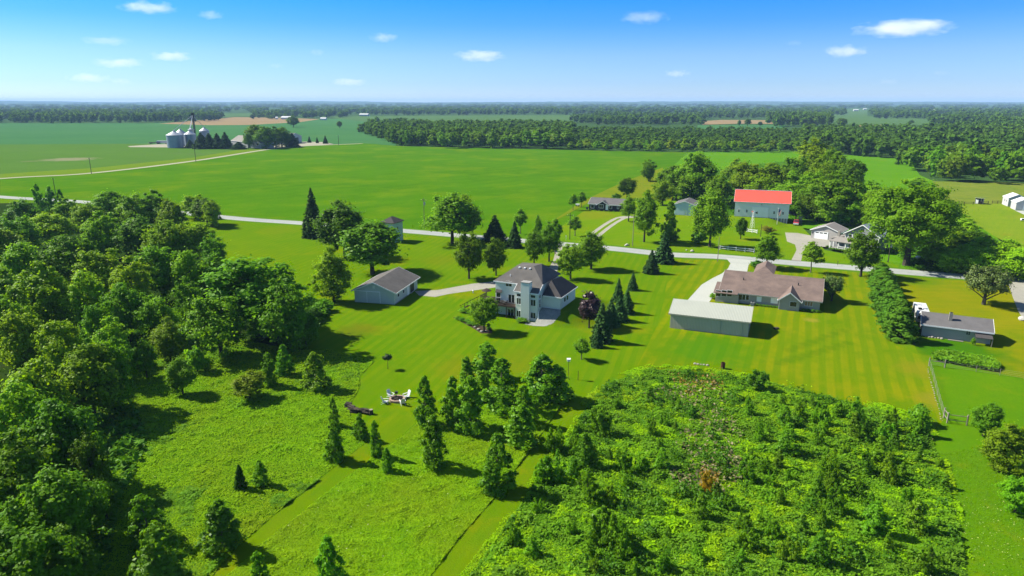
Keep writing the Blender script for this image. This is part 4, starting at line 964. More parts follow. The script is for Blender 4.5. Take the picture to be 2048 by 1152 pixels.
RL, RR = (-2.15, zr_d, zr), (1.55, zr_d, zr)
g_e = -.35; e_l = 1.55
hb = (UR + .25, 2.05, zt(2.05))
near = [(-.25, g_e, zt(g_e)), (UR + .3, g_e, zt(g_e)), hb, RR, RL, (UL - .35, e_l, zt(e_l)), (-.25, e_l, zt(e_l))]
rf.slab(near, T)
rf.slab([RL, (UL - .35, e_l, zt(e_l)), (UL - .75, 3.4, zt(e_l) - .35), (UL - .75, DB + .3, zt(e_l) - .35), (RL[0], DB - 4, zr)], T)
rf.slab([hb, (UR + .3, DB + .3, zt(2.05) - .02), (2.4, DB - 3.6, zr + .05), RR], T)
rf.slab([RL, RR, (2.4, DB - 3.6, zr + .05), (RL[0], DB - 4, zr)], T)
rf.slab([(RL[0], DB - 4, zr), (2.4, DB - 3.6, zr + .05), (UR + .3, DB + .3, 7.6), (UL - .75, DB + .3, 7.3)], T)
hr_ = rf.build('roof', M_SHING, S.root)
for px_ in (1075, 1150, 1225):
    u_, z_ = S.at_d(*zx(px_, 172), zr_d - .9); d_ = zr_d - .9
    MB().box(u_ - .2, u_ + .2, d_ - .2, d_ + .2, zt(d_) + T - .02, zt(d_) + T + .28).build('roof_vent', M_WHITE, hr_, bevel=.04)
u_, z_ = S.at_d(*zx(942, 280), 3.2); MB().tube([(u_, 3.2, zt(3.2)), (u_, 3.2, zt(3.2) + .55)], .09).build('vent_pipe', M_WHITE, hr_)
f = MB()   # fascia boards along the near eaves
f.box(UL - .35, -.25, e_l - .05, e_l - .003, zt(e_l) - .1, zt(e_l) + T); f.box(-.25, UR + .3, g_e - .05, g_e - .003, zt(g_e) - .1, zt(g_e) + T)
f.prism([(-.28, g_e, zt(g_e) - .08), (-.28, e_l, zt(e_l) - .08), (-.28, e_l, zt(e_l) + T + .03), (-.28, g_e, zt(g_e) + T + .03)], (-.06, 0, 0))
f.prism([(UR + .32, g_e, zt(g_e) - .08), (UR + .32, 2.05, hb[2] - .08), (UR + .32, 2.05, hb[2] + T + .03), (UR + .32, g_e, zt(g_e) + T + .03)], (.06, 0, 0))
f.build('fascia', M_WHITE, S.root)
uc0, _z = S.at_d(*zx(1095, 930), -.6); uc1, _z = S.at_d(*zx(1213, 940), -.6)
ch = MB().box(uc0, uc1, -.75, -.004, 0, 8.55).box(uc0 + .004, uc1 - .004, 0, .8, 6.0, 8.55).build('chimney', M_BLUEWALL, S.root)
MB().box(uc0 - .08, uc1 + .08, -.83, .88, 8.552, 8.72).build('chimney_cap', M_CONCR, ch)
win_px(S, DL, *zx(878, 376), *zx(963, 456), mullions=(2, 1), fw=.07)
win_px(S, DL, *zx(742, 535), *zx(800, 610), mullions=(1, 1), fw=.14)
u0_, z1_ = S.at_d(*zx(728, 496), DL - .3); u1_, _ = S.at_d(*zx(815, 528), DL - .3)
MB().prism([(u0_, DL - .5, z1_ - .55), (u1_, DL - .5, z1_ - .55), (u1_, DL - .01, z1_), (u0_, DL - .01, z1_)], (0, 0, -.09)).build('window_awning', M_SHING_D, S.root)
win_px(S, DL, *zx(915, 565), *zx(1003, 690), name='patio_door', mullions=(2, 1), fw=.07)
win_px(S, 0, *zx(1036, 556), *zx(1092, 598), mullions=(1, 1)); win_px(S, 0, *zx(1036, 616), *zx(1092, 710), mullions=(2, 1))
win_px(S, 0, *zx(1237, 575), *zx(1303, 620), mullions=(1, 1)); win_px(S, 0, *zx(1237, 640), *zx(1303, 735), mullions=(2, 1))
win_px(S, 0, *zx(1034, 797), *zx(1088, 890), mullions=(2, 1)); win_px(S, 0, *zx(1237, 825), *zx(1303, 915), mullions=(2, 1))
opening(S, 'r', .8, 1.5, 5.05, 5.75, UR); opening(S, 'r', .8, 1.5, 3.0, 4.75, UR, mullions=(1, 2))
win_px(S, DL, *zx(905, 775), *zx(985, 905), name='patio_door', mullions=(2, 1), fw=.07)
# garage wing on the higher ground behind
GZ, GU0, GU1, GD0, GD1 = 2.55, 4.2, 9.35, 2.75, 12.2
gw = MB().prism([(UR + .004, GD0, 0), (GU1, GD0, 0), (GU1, GD1, 0), (UR + .004, GD1, 0)], (0, 0, GZ + 2.7))
gw.build('garage_wall', M_BLUEWALL, S.root)
gr = MB(); ga = (6.3, 5.0, 8.15); gb = (6.6, 10.2, 7.9); gz = GZ + 2.68; gl, gR = UR + .05, GU1 + .4; gn, gf = GD0 - .35, GD1 + .4
gr.slab([(gl, gn, gz), (gR, gn, gz), ga], .13); gr.slab([(gR, gn, gz), (gR, gf, gz), gb, ga], .13); gr.slab([(gl, gf, gz), (gl, gn, gz), ga, gb], .13); gr.slab([(gR, gf, gz), (gl, gf, gz), gb], .13)
gr.build('garage_roof', M_SHING_D, S.root)
f = MB(); f.box(gR + .003, gR + .05, gn, gf, gz - .08, gz + .16); f.box(UR + .3, gR, gn - .05, gn - .003, gz - .08, gz + .16); f.build('garage_fascia', M_WHITE, S.root)
opening(S, 'r', 4.9, 5.9, GZ + 1.1, GZ + 2.1, GU1); opening(S, 'r', 6.5, 7.5, GZ + 1.1, GZ + 2.1, GU1)
def ss(t): t = min(1, max(0, t)); return t * t * (3 - 2 * t)
def knoll(u, d):
    nr = ss((d + 2.4 - max(0, u - 9.5) * .25) / 5.0) if u > 5.19 else ss((d - 4) / 4)
    return GZ * nr * ss((u + 9) / 8) * ss((19 - u) / 9.5) * ss((24 - d) / 9) - .02
kn = MB(); us = sorted(list(np.linspace(-9, 20, 40)) + [5.16, 5.22]); ds = np.linspace(-3, 25, 44)
kn.add([(u, d, knoll(u, d)) for d in ds for u in us], [(j*len(us)+i, j*len(us)+i+1, (j+1)*len(us)+i+1, (j+1)*len(us)+i) for j in range(len(ds)-1) for i in range(len(us)-1)])
o = kn.build('terrain', G_LAWN, None, smooth=True); o.location = S.o; o.rotation_euler.z = S.ang; tag(o, kind='structure')
pp = [(5.215, 2.74), (9.45, 2.74), (10.0, 1.2), (9.2, -.9), (7.6, -2.2), (5.6, -2.9), (3.4, -2.6), (2.9, -1.2), (5.215, -.35)]
pt_ = MB(); st_ = .14
for iu in range(60):
    for id_ in range(46):
        u0_, d0_ = 2.6 + iu * st_, -3.2 + id_ * st_
        if inside(pp, (u0_ + st_ / 2, d0_ + st_ / 2)): pt_.add([(a, b, max(0, knoll(a, b)) + .035) for a, b in ((u0_, d0_), (u0_ + st_, d0_), (u0_ + st_, d0_ + st_), (u0_, d0_ + st_))], [(0, 1, 2, 3)])
o = pt_.build('patio', G_PATIO); o.location = S.o; o.rotation_euler.z = S.ang; tag(o, kind='structure')
HOUSE = S

# deck with railing and stairs
dk = tag(empty('deck', tuple(S.o), S.ang), 'raised dark wooden deck with railings against the pale blue house', 'deck')
DZ = 2.75
MB().box(-8.6, -.02, -.35, 1.88, DZ - .22, DZ).box(-9.6, -5.78, 1.89, 5.2, DZ - .22, DZ).build('floor', M_WOODD, dk)
for u_ in (-8.5, -6.4, -4.2, -2.1, -.15): MB().box(u_ - .08, u_ + .08, -.3, -.14, 0, DZ - .22).build('post', M_WOODD, dk)
for u_, d_ in ((-9.5, 2.0), (-9.5, 5.1)): MB().box(u_ - .08, u_ + .08, d_ - .08, d_ + .08, 0, DZ - .22).build('post', M_WOODD, dk)
rl = MB(); rl.box(-8.6, -.1, -.35, -.25, DZ + .92, DZ + 1.0).box(-8.6, -.1, -.33, -.27, DZ + .12, DZ + .18)
for i in range(54): u_ = -8.55 + i * .157; rl.box(u_, u_ + .045, -.32, -.28, DZ, DZ + .95)
rl.build('railing', M_WOODD, dk)
rl = MB(); rl.box(-9.6, -9.5, 1.9, 5.2, DZ + .92, DZ + 1.0)
for i in range(20): rl.box(-9.57, -9.53, 1.95 + i * .16, 2.0 + i * .16, DZ, DZ + .95)
rl.build('railing', M_WOODD, dk)
stairs = tag(empty('stair', tuple(S.o), S.ang), 'dark wooden stairs with rails running down from the deck to the planted bed', 'stairs')
st = MB(); n_ = 11
for i in range(n_): z = DZ * (1 - (i + 1) / (n_ + 1)); st.box(-9.62 - .42 * (i + 1), -9.62 - .42 * i, .5, 2.0, z - .06, z)
st.build('treads', M_WOODD, stairs)
for d_ in (.42, 2.02):
    rl = MB(); L_ = .42 * n_
    rl.prism([(-9.62, d_, DZ + .85), (-9.62 - L_, d_, .95), (-9.62 - L_, d_, 1.05), (-9.62, d_, DZ + .97)], (0, .07, 0)); rl.prism([(-9.62, d_, DZ - .3), (-9.62 - L_, d_, -.1), (-9.62 - L_, d_, .15), (-9.62, d_, DZ)], (0, .06, 0))
    for i in range(0, n_ + 1, 2): z = DZ * (1 - i / n_); rl.box(-9.62 - .42 * i - .05, -9.62 - .42 * i + .03, d_, d_ + .06, max(0, z - .3), z + .95)
    rl.build('handrail', M_WOODD, stairs)
def local_thing(S, name, label, cat, u, d, z=0, rz=0, group=None):
    q = S.o + S.u * u + S.d * d
    return tag(empty(name, (q[0], q[1], S.base + z), S.ang + rz), label, cat, group)
pt = local_thing(S, 'parasol', 'folded dark parasol on the deck left of the house', 'parasol', -8.9, 3.6, DZ)
MB().lathe([(.03, 0), (.03, 2.1)], 8).build('pole', M_BLACK, pt); MB().lathe([(1.15, 1.72), (.7, 2.02), (.04, 2.3)], 10).build('canopy', M_WOODD, pt)
tb = local_thing(S, 'patio_table', 'dark round table with chairs on the raised deck', 'table', -3.6, .75, DZ)
MB().lathe([(.5, .68), (.5, .72)], 20).build('tabletop', M_BLACK, tb); MB().lathe([(.25, 0), (.05, .06), (.05, .68)], 10).build('leg', M_BLACK, tb)
def deck_chair(u, d, rz, lab):
    c = local_thing(HOUSE, 'patio_chair', lab, 'chair', u, d, DZ, rz)
    MB().box(-.24, .24, -.24, .24, .40, .45).build('seat', M_BLACK, c); MB().prism([(-.24, .2, .45), (.24, .2, .45), (.24, .32, .98), (-.24, .32, .98)], (0, .04, 0)).build('backrest', M_BLACK, c)
    for x in (-.2, .2):
        for y in (-.2, .2): MB().box(x - .02, x + .02, y - .02, y + .02, 0, .4).build('leg', M_BLACK, c)
deck_chair(-4.6, .8, 1.57, 'dark chair left of the round table on the raised deck'); deck_chair(-2.7, .8, -1.57, 'dark chair right of the round table on the raised deck')
gl_ = local_thing(S, 'grill', 'black covered grill on the raised deck beneath the small window', 'grill', -4.9, 1.4, DZ)
MB().box(-.35, .35, -.25, .25, .0, .75).build('cabinet', M_BLACK, gl_, bevel=.03); MB().prism([(-.38, -.27, .76), (-.38, .27, .76), (-.38, .2, 1.1), (-.38, -.2, 1.1)], (.76, 0, 0)).build('lid', M_BLACK, gl_, bevel=.04)
pf = local_thing(S, 'parasol', 'closed white parasol standing on the gravel patio at the house corner', 'parasol', 5.55, -.35, 0)
MB().lathe([(.04, 0), (.04, 2.4)], 8).build('pole', M_BLACK, pf); MB().lathe([(.30, .55), (.16, 1.3), (.05, 2.5)], 10).build('canopy', M_WHITE, pf)
for k, (u_, d_, w_, lab) in enumerate([(2.4, -1.6, 2.6, 'flowering bush against the foot of the white chimney'), (-12.6, -.6, 2.2, 'light green bush at the foot of the deck stairs'), (-10.2, -1.1, 2.0, 'dark bush in the planted bed between the stairs and the bright tree')]):
    q = S.o + S.u * u_ + S.d * d_
    plant('shrub', 'shrub', 0, 0, label=lab, cat='bush', tint=[(.9, .95, .9), (1.3, 1.35, .9), (.7, .85, .8)][k], H=1.15, W=w_, base=q, var=k)
for k, (x, y, h_, w_) in enumerate([(916, 639, .8, 1.6), (924, 642, .9, 1.7), (934, 645, .8, 1.5), (942, 650, 1.0, 1.8), (950, 652, .7, 1.4), (978, 660, .7, 1.3)]):
    plant('shrub', 'shrub', x, y, label='low leafy plant in the planted bed between the deck stairs and the bright tree', cat='plant', group='plants of the planted bed', tint=(.8, .95, .85), H=h_, W=w_, var=k)
bed = sheet('planting_bed', [(905, 634), (930, 638), (960, 650), (984, 656), (984, 667), (962, 667), (945, 656)], .012, ground_mat('mulch', (.06, .045, .03), (.09, .065, .045), None, (.5, 2), fine=5))
for k, (x, y, r_) in enumerate([(950, 655, .32), (957, 660, .4), (963, 664, .36), (972, 663, .3), (979, 659, .3)]):
    b = P(x, y); rr_ = random.Random(k); mb = MB(); mb.lathe([(r_ * .8, 0), (r_, r_ * .4), (r_ * .7, r_ * .85), (.02, r_)], 9)
    mb.v = [(v[0] * rr_.uniform(.85, 1.15), v[1] * rr_.uniform(.85, 1.15), v[2]) for v in mb.v]
    o = mb.build('rock', M_STONE); o.location = b; tag(o, 'pale edging stone at the front of the planted bed below the deck', 'rock', 'edging stones of the planted bed')

# --- grey outbuilding
zs = lambda x, y: (690 + x / 7.2, 510 + y / 7.2)
S = Site('outbuilding', zs(143, 675), zs(715, 715), 'pale grey outbuilding with big sliding doors and a grey-brown gable roof', 'shed')
D_ = 15.0
gable(S, D_, 3.0, 5.05, 'd', M_SHEDWALL, M_SHING, ov=.65, oe=.45, trim=M_WHITE)
z = 2.75
sd_ = MB().box(.15, 4.75, -.10, -.03, .12, z).build('sliding_door', M_SHEDWALL, S.root)
tr = MB().box(.1, 6.6, -.13, -.004, z + .003, z + .16)
for u_ in (3.2, 6.5): tr.box(u_ - .06, u_ + .06, -.12, -.004, .1, z)
tr.build('door_trim', M_WHITE, S.root)
MB().box(3.27, 6.43, -.09, -.02, .12, z).build('sliding_door', M_SHEDWALL, S.root)
MB().box(4.75, 5.35, -.05, -.003, 3.6, 4.3).build('gable_vent', M_BLUEWALL, S.root)
opening(S, 'r', 2.0, 2.9, 1.3, 2.1, S.L, fw=.06); opening(S, 'r', 5.2, 6.1, 1.3, 2.1, S.L, fw=.06)
opening(S, 'r', 8.0, 9.0, .1, 2.2, S.L, name='door', mat=M_DOORW, fw=.08); opening(S, 'r', 9.8, 12.6, .06, 2.4, S.L, name='garage_door', mat=M_BLACK, fw=.1)
MB().box(S.L + .003, S.L + .12, .2, 7.8, 0, .16).build('foundation', M_CONCR, S.root)

# --- tan pole barn
z3 = lambda x, y: (1320 + x / 5.39, 510 + y / 5.39)
S = Site('pole_barn', z3(105, 785), z3(945, 885), 'tan ribbed metal pole barn with a pale green-white roof on the striped lawn', 'barn')
gable(S, 10.4, 3.25, 4.85, 'u', M_TAN, M_METROOF, ov=.35, oe=.35, trim=M_TAN)
for a, b in ((9.6, 14.1),):
    u0_ = S.at_d(*z3(655, 840), 0)[0]; u1_ = S.at_d(*z3(880, 860), 0)[0]
    MB().box(u0_, u1_, -.09, -.02, .1, 2.95).build('sliding_door', M_TAN, S.root)
    t_ = MB().box(u1_ + .01, u1_ + .12, -.11, -.003, .05, 3.0); t_.box(u0_ - .12, u0_ - .01, -.11, -.003, .05, 3.0); t_.build('door_track', M_METROOF, S.root)
MB().box(S.L - .002, S.L + .04, -.04, .10, 0, 3.2).build('corner_trim', M_METROOF, S.root)
MB().box(S.L + .003, S.L + .03, 3.9, 4.9, .05, 2.1).build('door', M_TAN, S.root)

# --- brown-roofed ranch house
S = Site('ranch_house', z3(600, 488), z3(1715, 612), 'long tan ranch house with a mottled brown shingle roof and a small cross gable', 'house')
L = S.L; DR = 19.0
gable(S, DR, 2.55, 5.35, 'u', M_TANSIDE, M_SHING_B, ov=.55, oe=.45, trim=M_TANSIDE, u0=1.0)
# sun porch at the left end with a slightly lower roof
MB().box(-.0, 5.2, -.9, 3.2, 0, 2.25).build('porch_wall', M_TANSIDE, S.root)
MB().slab([(-.5, -1.5, 2.20), (5.0, -1.5, 2.20), (5.0, 4.2, 3.46), (-.5, 4.2, 3.46)], .14).build('porch_roof', M_SHING_B, S.root)
for a, b in ((600, 652), (662, 714), (722, 774)): win_px(S, -.9, *z3(a + 6, 378), *z3(b, 448), mullions=(1, 2), fw=.06)
for a in (852, 890, 926): win_px(S, 0, *z3(a, 420), *z3(a + 30, 486), fw=.06)
win_px(S, 0, *z3(1048, 437), *z3(1090, 503), name='door', mat=M_DOORW, fw=.06)
win_px(S, 0, *z3(1200, 448), *z3(1265, 524), name='door', mat=M_DOORW, mullions=(2, 1), fw=.06)
win_px(S, 0, *z3(1566, 497), *z3(1642, 553), mat=M_CURT, mullions=(3, 1), fw=.07)
u0_ = S.at_d(*z3(1285, 560), -1.6)[0]; u1_ = S.at_d(*z3(1497, 590), -1.6)[0]
gable(S, 7.0, 2.5, 4.15, 'd', M_TANSIDE, M_SHING_B, ov=.5, oe=.5, u0=u0_, u1=u1_, d0=-1.6, trim=M_WHITE, wname='bay_wall', roofname='bay_roof')
uc = (u0_ + u1_) / 2; opening(S, 'n', uc + .1, uc + 1.5, 1.0, 2.1, -1.6, fw=.06)
MB().box(u0_ - .14, u0_ - .03, -1.75, -1.6, 0, 2.4).build('downspout', M_WHITE, S.root)
MB().slab([(7.2, 9.6, 5.2), (9.6, 13.2, 6.3), (9.6, 20, 6.3), (7.2, 20, 5.0)], .14).slab([(9.6, 13.2, 6.3), (12.0, 9.6, 5.2), (12.0, 20, 5.0), (9.6, 20, 6.3)], .14).slab([(7.2, 9.6, 5.2), (12.0, 9.6, 5.2), (9.6, 13.2, 6.3)], .14).build('rear_gable_roof', M_SHING_B, S.root)
for px_, py_ in ((905, 220), (1485, 372)):
    u_, z_ = S.at_d(*z3(px_, py_), 5.5); MB().tube([(u_, 5.5, 4.1), (u_, 5.5, 4.9)], .12).build('vent_pipe', M_BLACK, S.root)
ac = local_thing(S, 'air_conditioner', 'grey air conditioning unit against the back wall of the brown-roofed ranch', 'air conditioner', *S.at_z(*z3(995, 545), 0))
MB().box(-.4, .4, -.4, .4, .05, .8).build('case', M_GREYSIDE, ac, bevel=.04); MB().lathe([(.3, .805), (.3, .83), (.1, .84)], 16).build('fan_grille', M_BLACK, ac)
for k in range(7):
    q = S.o + S.u * (9.4 + k * .75) + S.d * (-.7)
    plant('shrub', 'shrub', 0, 0, label='low flowering plant in the bed along the ranch house wall', cat='plant', group='plants along the ranch wall', tint=(1, 1, 1.1), H=.55, W=.9, base=q, var=k)
for k in range(4):
    q = S.o + S.u * (u1_ + .9 + k * 1.0) + S.d * (-.75)
    plant('shrub', 'shrub', 0, 0, label='low dark shrub under the tan curtained window of the ranch house', cat='bush', group='shrubs under the curtained window', tint=(.7, .85, .8), H=.7, W=1.2, base=q, var=k)
q = S.o + S.u * (-1.0) + S.d * 1.2
plant('shrub', 'shrub', 0, 0, label='bright lime bush at the left corner of the ranch house', cat='bush', tint=(1.3, 1.4, .9), H=1.5, W=1.6, base=q, var=0)

# --- small grey building at the right
z4 = lambda x, y: (1780 + x / 7.64, 580 + y / 7.64)
S = Site('garden_building', z4(475, 695), z4(1525, 832), 'low grey building with a mauve-grey shingle roof and square chimney beside the hedge', 'shed')
gable(S, 7.2, 2.55, 4.05, 'u', M_TANSIDE, M_SHING_P, ov=.4, oe=.35, trim=M_WHITE)
win_px(S, 0, *z4(1172, 625), *z4(1220, 685), mullions=(2, 2), fw=.05, fmat=M_TANSIDE)
u_, z_ = S.at_d(*z4(915, 485), 1.9)
c_ = MB().box(u_ - .3, u_ + .3, 1.6, 2.2, 3.0, 4.95).build('chimney', M_STONE, S.root); MB().box(u_ - .22, u_ + .22, 1.7, 2.1, 4.952, 5.1).build('chimney_cap', M_BLACK, c_)
uL = S.at_d(*z4(1300, 740), -1.2)[0]
pc = MB(); pc.slab([(uL, -1.9, 1.55), (S.L + .1, -1.9, 1.55), (S.L + .1, -.01, 1.95), (uL, -.01, 1.95)], .08)
pc.build('lean_to_roof', M_SHING_D, S.root)
for u_ in (uL + .1, S.L): MB().box(u_ - .06, u_ + .06, -1.85, -1.73, 0, 1.55).build('lean_to_post', M_WOODL, S.root)
for k in range(6):
    q = S.o + S.u * (.8 + k * .55) + S.d * (-.5 - .15 * (k % 2)); r_ = .16 + .07 * (k % 3)
    o = MB().lathe([(r_, 0), (r_ * 1.1, r_ * .5), (r_ * .7, r_), (.02, r_ * 1.1)], 8).build('rock', M_STONE); o.location = q
    tag(o, 'pale rubble stone along the wall of the low grey building', 'rock', 'stones along the low grey building')
q = S.o + S.u * (uL - .3) + S.d * (-1.9)
plant('shrub', 'vine', 0, 0, label='climbing vine on the lean-to post of the low grey building', cat='plant', tint=(1.2, 1.3, .9), H=1.7, W=.8, base=q, var=1)
o = MB().slab([(0, 0, .06), (2.6, 0, .06), (2.6, .5, .06), (0, .5, .06)], .06).build('plank', M_WOODL); o.location = S.o + S.u * 4.6 + S.d * (-.9); o.rotation_euler.z = S.ang
tag(o, 'grey plank lying on the grass along the low grey building', 'plank')

# --- red-roofed bank barn
zb = lambda x, y: (1420 + x / 8.864, 350 + y / 8.864)
BB = 1.9
S = Site('barn', zb(428, 728), zb(1385, 778), 'large white barn with a coral red metal roof and wide sliding door', 'barn', base=BB)
L = S.L
gable(S, 12.0, 6.1, 9.7, 'u', M_BARNWALL, M_RED, ov=.5, oe=.5, trim=M_WHITE)
MB().box(-.5, L + .5, 5.85, 6.15, 9.85, 9.98).build('ridge_cap', M_WHITE, S.root)
MB().box(.15, L - .15, .15, 11.85, -BB - .3, -.004).build('foundation', M_CONCR, S.root)
fb = MB()
for k in range(8): u_ = L * .62 + k * (L * .36 / 7); fb.box(u_ - .1, u_ + .1, .0, .14, -BB, -.01)
fb.build('foundation_post', M_WHITE, S.root)
u0_ = S.at_d(*zb(745, 640), 0)[0]; u1_ = S.at_d(*zb(1035, 640), 0)[0]
MB().box(u0_, u1_, -.14, -.03, .02, 4.0).build('sliding_door', M_DOORW, S.root)
tr = MB().box(u0_ - 2.2, u1_, -.18, -.004, 4.003, 4.2).box(u1_ + .1, u1_ + 3.0, -.12, -.004, 3.95, 4.1).box(u1_ + .02, u1_ + .12, -.12, -.004, .02, 3.95); tr.build('door_track', M_BARNWALL, S.root)
um_ = S.at_d(*zb(820, 668), 0)[0]; zm_ = S.at_d(*zb(820, 668), 0)[1]
MB().prism([(um_ - .55, -.17, zm_), (um_ + .5, -.17, zm_ - .45), (um_ + .5, -.17, zm_ + .5)], (0, -.03, 0)).build('dark_emblem', M_BLACK, S.root)
for px_, py_ in ((511, 632), (652, 638), (1138, 668), (1293, 678)):
    u_, z_ = S.at_d(*zb(px_, py_), 0); opening(S, 'n', u_ - .3, u_ + .3, z_ - .5, z_ + .5, 0, mullions=(2, 2), fw=.06)
u_, z_ = S.at_d(*zb(915, 528), 0); MB().box(u_ - .12, u_ + .12, -.3, -.01, z_ - .12, z_ + .12).build('yard_lamp', M_GREYSIDE, S.root)
MB().slab([(L + .02, 1.0, 1.9), (L + 3.2, 1.0, .9), (L + 3.2, 9, .9), (L + .02, 9, 1.9)], .12).build('lean_to_roof', M_SHING_D, S.root)
for d_ in (1.2, 5, 8.8): MB().box(L + 2.95, L + 3.1, d_ - .08, d_ + .08, -BB, .88).build('lean_to_post', M_WOODD, S.root)
# earth bank in front of the big door
bk = MB(); nu, nd = 28, 14
def bank_z(u, d):
    fu = min(1, max(0, (u + 7) / 6)) * min(1, max(0, (L * 1.02 - u) / (L * .40))); fd = min(1, max(0, (d + 12) / 11.0))
    s_ = lambda t: t * t * (3 - 2 * t)
    return -BB - .02 + BB * .97 * s_(fu) * s_(fd)
us = np.linspace(-8, L + 1, nu); ds = np.linspace(-13, 2, nd)
bk.add([(u, d, bank_z(u, d)) for d in ds for u in us], [(j*nu+i, j*nu+i+1, (j+1)*nu+i+1, (j+1)*nu+i) for j in range(nd-1) for i in range(nu-1)])
o = bk.build('terrain', G_FRONT, None, smooth=True); o.location = S.o; o.rotation_euler.z = S.ang; tag(o, kind='structure')

# --- charcoal ranch beyond the road
zd = lambda x, y: (1120 + x / 6.4, 370 + y / 6.4)
S = Site('ranch_house', zd(370, 318), zd(830, 347), 'charcoal ranch house with white window frames and a grey roof beyond the road', 'house')
gable(S, 9.0, 2.9, 4.9, 'u', M_DARKSIDE, M_SHING_P, ov=.4, oe=.4, trim=M_WHITE)
u0_ = S.at_d(*zd(470, 300), -.9)[0]; u1_ = S.at_d(*zd(620, 320), -.9)[0]
gable(S, 3.5, 2.6, 4.2, 'd', M_DARKSIDE, M_SHING_P, ov=.4, oe=.35, u0=u0_, u1=u1_, d0=-.9, trim=M_WHITE, wname='gable_wall', roofname='gable_roof')
for a, b, n_ in ((398, 434, 1), (502, 552, 2)): win_px(S, 0 if n_ == 1 else -.9, *zd(a, 250), *zd(b, 295), mullions=(n_, 1), fw=.14)
for a, b in ((638, 662), (735, 752)): win_px(S, 0, *zd(a, 262), *zd(b, 303), fw=.13)
win_px(S, -.9, *zd(588, 255), *zd(614, 318), name='door', mat=M_DOORW, fw=.1)
for k in range(6):
    q = S.o + S.u * (1 + k * 2.1) + S.d * (-1.6)
    plant('shrub', 'shrub', 0, 0, label='tiny bush in front of the charcoal ranch house', cat='bush', group='bushes of the charcoal ranch', tint=(.8, .9, .9), H=.6, W=1.0, base=q, var=k)
rk = local_thing(S, 'trash_bin', 'dark blue wheeled bin at the left corner of the charcoal ranch house', 'bin', -.9, .4)
MB().prism([(-.3, -.35, .1), (.3, -.35, .1), (.34, -.42, 1.05), (-.34, -.42, 1.05)], (0, .75, 0)).build('body', surf('blue_plastic', (.03, .06, .14), rough=.5), rk); MB().box(-.37, .37, -.46, .40, 1.055, 1.12).build('lid', M_BLACK, rk)
for x in (-.28, .28): MB().tube([(x - .04, .3, .12), (x + .04, .3, .12)], .12, 12).build('wheel', M_BLACK, rk)
sw = local_thing(S, 'garden_cart', 'small pale cart on the lawn left of the charcoal ranch house', 'cart', *S.at_z(*zd(225, 272), 0))
MB().prism([(-.7, -.4, .5), (.7, -.4, .5), (.9, -.4, 1.05), (-.9, -.4, 1.05)], (0, .8, 0)).build('tray', M_WHITE, sw)
for x in (-.5, .5):
    for y in (-.45, .45): MB().tube([(x, y - .05, .25), (x, y + .05, .25)], .25, 12).build('wheel', M_BLACK, sw)

# --- teal shed left of the barn
S = Site('teal_shed', zd(1463, 380), zd(1712, 396), 'pale teal shed with a shallow grey gable roof, left of the red-roofed barn', 'shed')
gable(S, 11.0, 4.5, 5.8, 'd', M_TEAL, M_SHING_P, ov=.35, oe=.3, trim=M_WHITE)
MB().box(.3, S.L * .52, -.10, -.03, .1, 3.7).build('sliding_door', M_TEAL, S.root); MB().box(.2, S.L * .56, -.14, -.004, 3.703, 3.85).build('door_track', M_TEAL, S.root)
opening(S, 'n', S.L * .56, S.L * .62, .1, 2.2, 0, name='door', mat=M_TEAL, fw=.07)

# --- tall teal building behind the maples
S = Site('teal_house', (764, 484), (789, 486), 'tall narrow teal building with a dark hipped roof, half hidden behind the large maples', 'building')
L = S.L
MB().box(0, L, 0, 6, 0, 6.6).build('wall', M_TEAL, S.root)
r_ = MB(); e_ = .5; r_.slab([(-e_, -e_, 6.6), (L + e_, -e_, 6.6), (L / 2, 2.4, 8.3)], .14).slab([(L + e_, -e_, 6.6), (L + e_, 6 + e_, 6.6), (L / 2, 3.6, 8.3), (L / 2, 2.4, 8.3)], .14).slab([(-e_, 6 + e_, 6.6), (-e_, -e_, 6.6), (L / 2, 2.4, 8.3), (L / 2, 3.6, 8.3)], .14).slab([(L + e_, 6 + e_, 6.6), (-e_, 6 + e_, 6.6), (L / 2, 3.6, 8.3)], .14)
r_.build('roof', M_SHING_D, S.root)
opening(S, 'r', 2, 2.8, 3.9, 5.1, L, fw=.05, fmat=M_TEAL)

# --- garage and grey farmhouse
zg = lambda x, y: (1580 + x / 7.314, 410 + y / 7.314)
S = Site('garage', zg(303, 480), zg(565, 512), 'warm grey gabled garage with a white overhead door at the end of the gravel drive', 'garage')
S.L = 9.2; L = S.L
gable(S, 8.5, 3.0, 4.75, 'd', M_GARSIDE, M_SHING_G, ov=.45, oe=.35, trim=M_WHITE)
u0_ = S.at_d(*zg(360, 440), 0)[0]; u1_ = S.at_d(*zg(552, 440), 0)[0]
gd = MB().box(u0_, u1_, -.06, -.01, .05, 2.45).build('garage_door', M_DOORW, S.root)
pn = MB()
for k in range(3): a = u0_ + .25 + k * (u1_ - u0_ - .2) / 3; pn.box(a, a + (u1_ - u0_) / 3 - .4, -.075, -.062, 1.95, 2.3)
pn.build('door_windows', M_GLASS, gd)
f_ = MB(); f_.box(u0_ - .14, u0_ - .01, -.09, -.003, 0, 2.6).box(u1_ + .01, u1_ + .14, -.09, -.003, 0, 2.6).box(u0_ - .01, u1_ + .01, -.09, -.003, 2.46, 2.6).build('door_frame', M_WHITE, gd)
uv_, zv_ = S.at_d(*zg(492, 366), 0)
MB().tube([(uv_, -.06, zv_), (uv_, -.01, zv_)], .3, 8).build('gable_vent', M_GREYSIDE, S.root)
MB().box(u0_ - 1.0, u0_ - .85, -.2, -.004, 1.7, 2.0).build('wall_lamp', M_BLACK, S.root)

